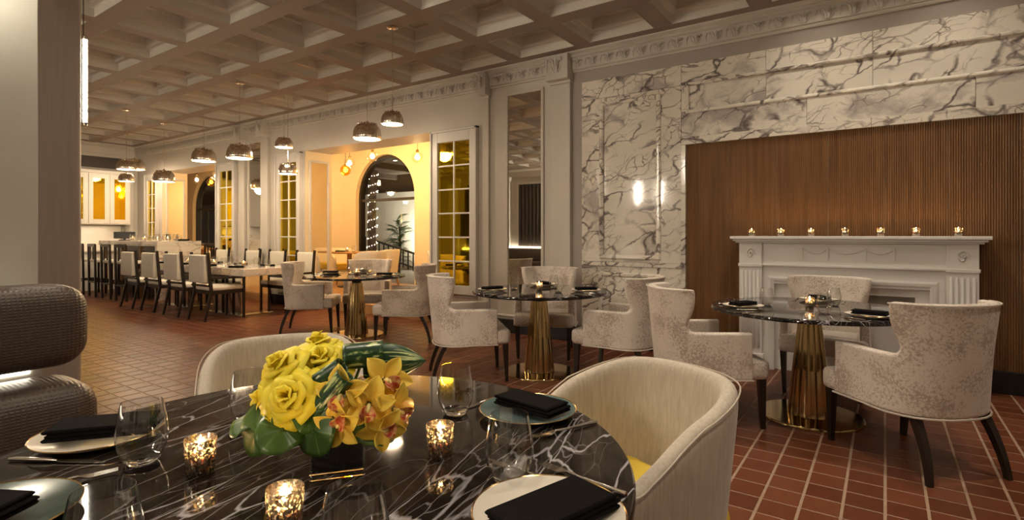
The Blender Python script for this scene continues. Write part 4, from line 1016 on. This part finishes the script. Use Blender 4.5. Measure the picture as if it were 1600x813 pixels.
def rolled(r, f, z, axis, rad, ln, spin, lab):
    p = bq(r, f, z); o = root('rolled_leaf', lab, 'leaf', p, 0, 'rolled striped leaves in the bouquet'); orient(o, axis, spin)
    nu, nv = 30, 12
    mb = MB().grid(lambda u, v: (rad*(1-.30*u)*math.cos(u*2*pi*1.35), rad*(1-.30*u)*math.sin(u*2*pi*1.35), (v-.5)*ln*(1-.25*max(0, u-.5))), nu, nv)
    obj('blade', mb.mesh('rolled_blade', 'stripe', 60, uvgrid=(nu, nv)), o, mods=(SOL(.0008, 0),)); bpy.context.view_layer.update(); stem_to(o, p)
rolled(.048, .030, .985, RV*.95+FV*.2+Vector((0, 0, .06)), .030, .085, 1.0, 'dark green rolled leaf at the top of the bouquet')
rolled(-.012, -.030, .957, RV*.75+Vector((0, 0, .5)), .022, .075, 2.2, 'rolled green leaf between the roses and orchids')
rolled(.008, -.058, .932, RV*.62+Vector((0, 0, .75)), .024, .085, 3.6, 'cream striped rolled leaf at the front of the bouquet')
p = bq(.108, .035, .975); o = root('pointed_leaf', 'pointed green and cream striped leaf at the right of the bouquet', 'leaf', p); orient(o, c2*.85+RV*-.1+Vector((0, 0, .45)), 0)
nu, nv = 15, 16
X_ = o.matrix_basis.to_3x3().inverted() @ (RV*.95+Vector((0, 0, .05))); X_.z = 0; X_.normalize(); Y_ = Vector((-X_.y, X_.x, 0))
def plf(u, v):
    e = 2*u-1; wv = .043*math.sin(pi*(.22+.78*v)**.9)**.8
    q = X_*(-.065+.135*v)+Y_*e*wv; return (q.x, q.y, -.010*e*e-.02*v*v)
obj('blade', MB().grid(plf, nu, nv).mesh('pointed_blade', 'stripe', 60, uvgrid=(nu, nv)), o, mods=(SOL(.0008, 0),)); bpy.context.view_layer.update(); stem_to(o, p)

# ================================================================ BANQUETTE
bn = root('banquette', 'dark brown embossed leather banquette with two back rolls at the left', 'banquette', (-2.9, -1.0, 0))
def roll(z0, z1, x0, x1, y0, y1, rr, nm):
    m = MB(); rs = []
    hz, hx = (z1-z0)/2, (x1-x0)/2
    def sec(y, inset):
        ring = []
        for i in range(28):
            a = 2*pi*i/28; e = 2/3.8
            cx_ = math.copysign(abs(math.cos(a))**e, math.cos(a)); cz_ = math.copysign(abs(math.sin(a))**e, math.sin(a))
            ring.append((x0+hx+cx_*max(.004, hx-inset), y, z0+hz+cz_*max(.004, hz-inset*.9)))
        return ring
    for k in range(9):
        t = k/8*pi/2; rs.append(sec(y0+rr*(1-math.sin(t)), rr*(1-math.cos(t))) if False else sec(y0+rr*(1-math.cos(pi/2*k/8)), rr*(1-math.sin(pi/2*k/8))))
    for k in range(9):
        rs.append(sec(y1-rr*(1-math.cos(pi/2*(8-k)/8)), rr*(1-math.sin(pi/2*(8-k)/8))))
    return obj(nm, m.rings(rs).mesh(nm, 'leather', 60), bn)
roll(.700, 1.045, -.17, .13, -1.6, 1.89, .12, 'upper_back_roll')
roll(.34, .655, -.15, .24, -1.6, 1.89, .12, 'lower_back_roll')
obj('back_panel', MB().box(-.38, -.16, -1.6, 1.78, 0, .99).mesh('back_panel', 'white', 0, .004), bn)
obj('led_strip', MB().box(-.165, -.155, -1.55, 1.74, .650, .705).mesh('led_strip', 'strip', 0), bn)
obj('seat_cushion', MB().box(-.05, .55, -1.6, 1.62, .26, .45).mesh('seat_cushion', 'leather', 40, .06, 3), bn)
obj('base', MB().box(-.16, .50, -1.55, 1.58, 0, .27).mesh('base', 'blackbase', 0), bn)
# banquette and glowing ledge along the opposite wall, seen in the mirrors
b2 = root('banquette', 'dark banquette with a glowing ledge along the opposite wall', 'banquette', (-9.0, YS+.02, 0))
obj('back', MB().box(-3.2, 3.2, 0, .25, .45, .84).mesh('back', 'leather', 40, .05, 3), b2)
obj('seat', MB().box(-3.2, 3.2, 0, .70, .22, .45).mesh('seat', 'leather', 40, .05, 3), b2)
obj('plinth', MB().box(-3.2, 3.2, 0, .62, 0, .22).mesh('plinth', 'blackbase', 0), b2)
obj('led_strip', MB().box(-3.2, 3.2, 0, .10, .85, .89).mesh('led_strip', 'strip', 0), b2)

# ================================================================ COMMUNAL TABLE
CX0, CX1, CY0, CY1, CZ = -10.95, -7.78, 4.30, 5.16, .75
ct = root('communal_table', 'long pale marble communal table with mirrored pedestals', 'table', ((CX0+CX1)/2, (CY0+CY1)/2, 0))
L2, W2 = (CX1-CX0)/2, (CY1-CY0)/2
obj('table_top', MB().box(-L2, L2, -W2, W2, CZ-.11, CZ).mesh('table_top', 'lmarble', 0, .006), ct)
for x in (-1.0, .72):
    p = obj('pedestal', MB().box(x-.42, x+.42, -.22, .22, .02, CZ-.11).mesh('pedestal', 'chrome', 0, .003), ct)
    obj('foot_plate', MB().box(x-.48, x+.48, -.28, .28, 0, .02).mesh('foot_plate', 'chrome', 0, .003), p)
ordn = ['nearest', 'second', 'third', 'farthest']
for k, x in enumerate((-8.30, -9.12, -9.94, -10.76)):
    spawn('dining_chair', DIN, 'cream leather armchair with dark posts, %s on the near side of the communal table' % ordn[k], 'chair', (x, 4.20, 0), 0, 'cream armchairs at the communal table')
for k, x in enumerate((-8.12, -8.95, -9.75, -10.85)):
    spawn('dining_chair', DIN, 'cream leather armchair with dark posts, %s on the wall side of the communal table' % ordn[k], 'chair', (x, 5.30, 0), pi, 'cream armchairs at the communal table')
for k, x in enumerate((-8.30, -9.12, -9.94, -10.7)):
    for yy, nm in ((4.47, 'near'), (4.99, 'wall')):
        put_napkin(x, yy, CZ, R(15), 'black napkin at the %s seat on the %s side of the communal table' % (ordn[k], nm), 'napkins on the communal table', 1.1)
        put_glass(x-.18, yy+(.08 if yy < 4.7 else -.08), CZ, 'glass at the %s seat on the %s side of the communal table' % (ordn[k], nm), 'glasses on the communal table', 1.15)
        put_glass(x+.2, yy+(.12 if yy < 4.7 else -.12), CZ, 'second glass at the %s seat on the %s side of the communal table' % (ordn[k], nm), 'glasses on the communal table', 1.1)
for k, x in enumerate((-8.55, -9.5, -10.4)):
    put_votive(x, 4.73, CZ, 'lit votive, %s along the communal table' % ordn[k], 'votives on the communal table', 1.2, 1.1)

# ================================================================ BAR
bz = 1.14
br = root('bar_counter', 'pale marble high bar table with a waterfall end', 'bar', (-12.78, 5.0, 0))
obj('bar_top', MB().box(-1.43, 1.43, -.40, .40, bz-.10, bz).mesh('bar_top', 'lmarble', 0, .004), br)
obj('end_panel', MB().box(1.33, 1.43, -.40, .40, 0, bz-.10).mesh('end_panel', 'lmarble', 0, .004), br)
obj('body', MB().box(-1.40, 1.33, -.05, .20, 0, bz-.10).mesh('body', 'darkwood', 0), br)
for x in (-1.3, -.4, .5):
    obj('post', MB().box(x-.03, x+.03, -.34, -.28, 0, bz-.10).mesh('post', 'tanwood', 0), br)
for k, x in enumerate((-11.95, -12.65, -13.35, -14.05)):
    spawn('bar_stool', STOOL, 'dark wooden bar stool, %s along the near side of the bar' % ordn[k], 'stool', (x, 4.42, 0), random.uniform(-.1, .1), 'dark bar stools')
for k, x in enumerate((-11.75,)):
    spawn('bar_stool', STOOL, 'dark wooden bar stool on the wall side of the bar', 'stool', (x+.1, 5.50, 0), pi, 'dark bar stools')
for k, x in enumerate((-11.75, -12.2, -12.8, -13.4)):
    put_votive(x, 4.95, bz, 'lit votive, %s along the bar top' % ordn[k], 'votives on the bar', 1.2, 1.1)
    for q in range(3):
        put_glass(x+.18+.09*(q % 2), 4.88+.10*q, bz, 'short glass in the %s cluster on the bar, the %s one' % (ordn[k], ['front', 'middle', 'back'][q]), 'glasses on the bar', 1.15)
tag(obj('napkin_stack', MB().box(-.12, .12, -.10, .10, 0, .035).mesh('napkin_stack', 'napkin', 0, .008), None, (-11.62, 5.15, bz)), 'stack of folded black napkins at the near end of the bar', 'napkins')
dv = root('order_terminal', 'black order terminal standing at the far end of the bar', 'terminal', (-13.95, 5.0, bz), R(60))
obj('stand', MB().box(-.10, .10, -.07, .07, 0, .015).box(-.02, .02, -.02, .02, .015, .06).mesh('stand', 'device', 0, .003), dv)
obj('screen', MB().box(-.20, .20, -.025, .015, .04, .19).mesh('screen', 'device', 0, .012), dv)

# ================================================================ FAR WALL CABINETS
fc = root('glass_front_cabinet', 'white wall cabinet with amber mirrored doors on the far wall', 'cabinet', (XW+.034, 4.62, 0))
cz0, cz1, cd = 1.50, 2.68, .34
obj('body', MB().box(0, cd-.02, -1.9, .82, cz0, cz1).mesh('body', 'white', 0, .004), fc)
obj('crown', MB().box(0, cd+.03, -1.93, .86, cz1, cz1+.07).mesh('crown', 'white', 0, .01), fc)
y = .80
for k in range(6):
    wd = .40; d0 = y-wd
    dr = obj('door', MB().box(cd-.02, cd, d0+.004, d0+.09, cz0+.02, cz1-.02).box(cd-.02, cd, y-.09, y-.004, cz0+.02, cz1-.02).box(cd-.02, cd, d0+.09, y-.09, cz1-.12, cz1-.02).box(cd-.02, cd, d0+.09, y-.09, cz0+.02, cz0+.12).mesh('door', 'white', 0, .003), fc)
    obj('pane', MB().box(cd-.016, cd-.010, d0+.09, y-.09, cz0+.12, cz1-.12).mesh('door_pane', 'amber', 0), dr)
    y -= wd+.01
vg = root('vent_grille', 'long dark vent grille above the amber cabinets', 'vent', (XW, 4.4, 2.84))
obj('frame', MB().box(0, .02, -1.4, 1.0, 0, .26).mesh('frame', 'grille', 0), vg)
vsl = MB().box(.02, .035, -1.36, .96, -.006, .006).mesh('slat', 'grille', 0)
for k in range(7): obj('slat', vsl, vg, (0, 0, .03+.033*k))
bc = root('back_counter', 'white back counter along the far wall', 'counter', (XW+.034, 4.4, 0))
obj('body', MB().box(0, .42, -2.0, .95, 0, .86).mesh('body', 'white', 0, .004), bc)
obj('worktop', MB().box(0, .45, -2.02, .97, .86, .90).mesh('worktop', 'lmarble', 0, .004), bc)
obj('splashback', MB().box(0, .02, -2.0, .95, .90, 1.48).mesh('splashback', 'white', 0), bc)
light('undercabinet_lamp', 'AREA', (.22, -.4, 1.47), 2.5, WARM, bc, shape='RECTANGLE', size=.15, size_y=2.2)

# ================================================================ SUNROOM FURNITURE
for (x, y, nm, chs) in ((-9.45, 7.55, 'near', [(-8.75, 7.85, -1, -.2), (-10.1, 7.9, 1, -.3), (-8.1, 6.95, -.9, .35)]), (-15.3, 7.3, 'far', [(-14.6, 7.7, -1, -.3), (-16.0, 7.5, 1, 0)]), (-6.6, 7.7, 'right', [(-7.15, 8.0, 1, -.3), (-5.9, 8.0, -1, -.4)])):
    t = root('sunroom_table', 'tan wooden table in the sunroom, the %s one' % nm, 'table', (x, y, SZ), 0, 'wooden tables in the sunroom')
    obj('table_top', round_top(.40, .035, 40).mesh('table_top', 'tanwood', 40), t, (0, 0, .75))
    obj('column', MB().lathe([(.05, .02), (.05, .72)], 20).mesh('column', 'tanwood', 40), t); obj('foot', MB().lathe([(.25, 0), (.25, .015), (.05, .03)], 30, cap0=True).mesh('foot', 'iron', 40), t)
    put_votive(x+.05, y-.1, SZ+.75, 'lit votive on the %s sunroom table' % nm, 'votives in the sunroom', 1.2, 1.1)
    put_napkin(x-.15, y-.12, SZ+.75, .4, 'black napkin on the %s sunroom table' % nm, 'napkins in the sunroom')
    put_glass(x+.2, y-.05, SZ+.75, 'glass on the %s sunroom table' % nm, 'glasses in the sunroom', 1.2)
    for k, (a, b, fx, fy) in enumerate(chs):
        spawn('sunroom_chair', TUBW, 'cream tub chair with yellow seat and wooden legs, %s at the %s sunroom table' % (['right', 'left', 'front'][k], nm), 'chair', (a, b, SZ), ang(fx, fy), 'cream tub chairs in the sunroom')

# ================================================================ OUTSIDE BEYOND THE ARCHES
struct('ground', MB().box(-34, 6, SYB+.28, 22, -.3, -.02).mesh('ground', 'extfloor', 0))
struct('wall_garden', MB().box(-34, 6, 14.4, 14.7, -.1, 3.36).mesh('garden_wall', 'extwall', 0))
pc = struct('ceiling_porch', MB().box(-34, 6, SYB+.3, 14.7, 3.35, 3.5).mesh('porch_ceiling', 'soffit', 0))
for x in range(-32, 5, 2): obj('beam', MB().box(x-.06, x+.06, SYB+.3, 14.4, 3.18, 3.35).mesh('beam', 'soffit', 0), pc)
obj('fascia', MB().box(-34, 6, 13.2, 13.4, 2.75, 3.4).mesh('fascia', 'soffit', 0), pc)
pl_me = MB().lathe([(.001, 0), (.06, 0)], 16).mesh('lens', 'bulb', 0); pr_me = MB().lathe([(.06, -.004), (.08, -.004), (.08, .02)], 16).mesh('ring', 'iron', 0)
for k, (x, y) in enumerate(((-11.3, 10.6), (-10.2, 11.4), (-12.4, 11.8), (-18.5, 10.4), (-21.2, 11.2))):
    r = spawn('porch_light', [('lens', pl_me), ('ring', pr_me)], 'round light under the porch roof outside, %s from the viewer' % ['first', 'second', 'third', 'fourth', 'fifth'][k], 'light', (x, y, 3.345), 0, 'porch lights')
    light('porch_lamp', 'SPOT', (0, 0, -.02), 22, WARM, r, spot_size=R(130), spot_blend=1, shadow_soft_size=.05)
# tree trunk wound with fairy lights
tr = root('lit_tree', 'tree trunk wound with fairy lights outside the near arched window', 'tree', (-12.28, 10.6, -.02))
obj('trunk', MB().tube([(0, 0, 0), (.02, 0, .8), (-.02, .02, 1.7), (.05, 0, 2.6), (.08, .05, 3.15)], [.15, .13, .12, .11, .09], 14).mesh('trunk', 'bark', 60), tr)
fa = MB(); wr = MB()
sp = [(.14*math.cos(a*.55)*(1-.02*a/8)+.012*a/20, .14*math.sin(a*.55), .25+a*.022) for a in range(130)]
wr.tube(sp, .004, 4)
obj('light_wire', wr.mesh('wire', 'iron', 60), tr)
for q in sp[::1]:
    for e in range(1): fa.lathe([(.0005, -.010), (.0075, 0), (.0005, .010)], 5, (q[0]*1.08, q[1]*1.08, q[2]+random.uniform(-.02, .02)))
obj('fairy_lights', fa.mesh('fairy_lights', 'fairy', 0), tr)
# potted palm and railing
pm_ = root('palm', 'uplit green palm outside the near arched window', 'plant', (-13.25, 12.6, -.02))
obj('stem', MB().tube([(0, 0, 0), (.05, 0, .8), (.02, 0, 1.55)], [.05, .045, .03], 8).mesh('stem', 'bark', 60), pm_)
def frond():
    m = MB(); n = 9
    for k in range(1, n):
        t = k/n; p = Vector((.75*t, 0, .50*t-.75*t*t))
        for s in (-1, 1):
            d = Vector((.20, s*.26, -.10))*(1.1-t*.6)
            m.add([p+Vector((-.03, 0, 0)), p+d*.5+Vector((.015, 0, .02)), p+d, p+d*.5+Vector((.07, 0, 0)), p+Vector((.04, 0, 0))], [(0, 1, 2, 3, 4)])
    m.tube([(.75*t/8, 0, .50*(t/8)-.75*(t/8)**2) for t in range(9)], .008, 5)
    return m.mesh('frond', 'palm', 0)
FR = frond()
for k in range(48):
    z = random.choice((.4, .6, .85, 1.1, 1.3, 1.5, 1.7)); obj('frond', FR, pm_, (random.uniform(-.06, .06), random.uniform(-.06, .06), z), (random.uniform(-.2, .2), random.uniform(-1.1, .25), k*2.4), scale=random.uniform(.4, .75))
light('palm_uplight', 'SPOT', (-12.9, 13.4, .35), 700, (1, .93, .75), None, spot_size=R(150), spot_blend=1, shadow_soft_size=.1).rotation_euler = (R(140), 0, R(10))
light('garden_wall_lamp', 'SPOT', (-21.0, 12.0, 3.0), 500, (1, .82, .55), None, spot_size=R(140), spot_blend=1, shadow_soft_size=.1).rotation_euler = (R(55), 0, 0)
rl = root('stair_railing', 'dark iron railing sloping down outside the near arched window', 'railing', (-13.1, 10.9, -.02))
obj('rail', MB().bar((0, 0, 1.25), (3.2, 0, .55), .05).bar((0, 0, .85), (3.2, 0, .15), .04).mesh('rail', 'iron', 0), rl)
for k in range(17):
    x = k*.2; obj('baluster', MB().bar((x, 0, max(0, .85-.22*x-.1)), (x, 0, 1.25-.22*x), .028 if k % 8 else .06).mesh('baluster', 'iron', 0), rl)
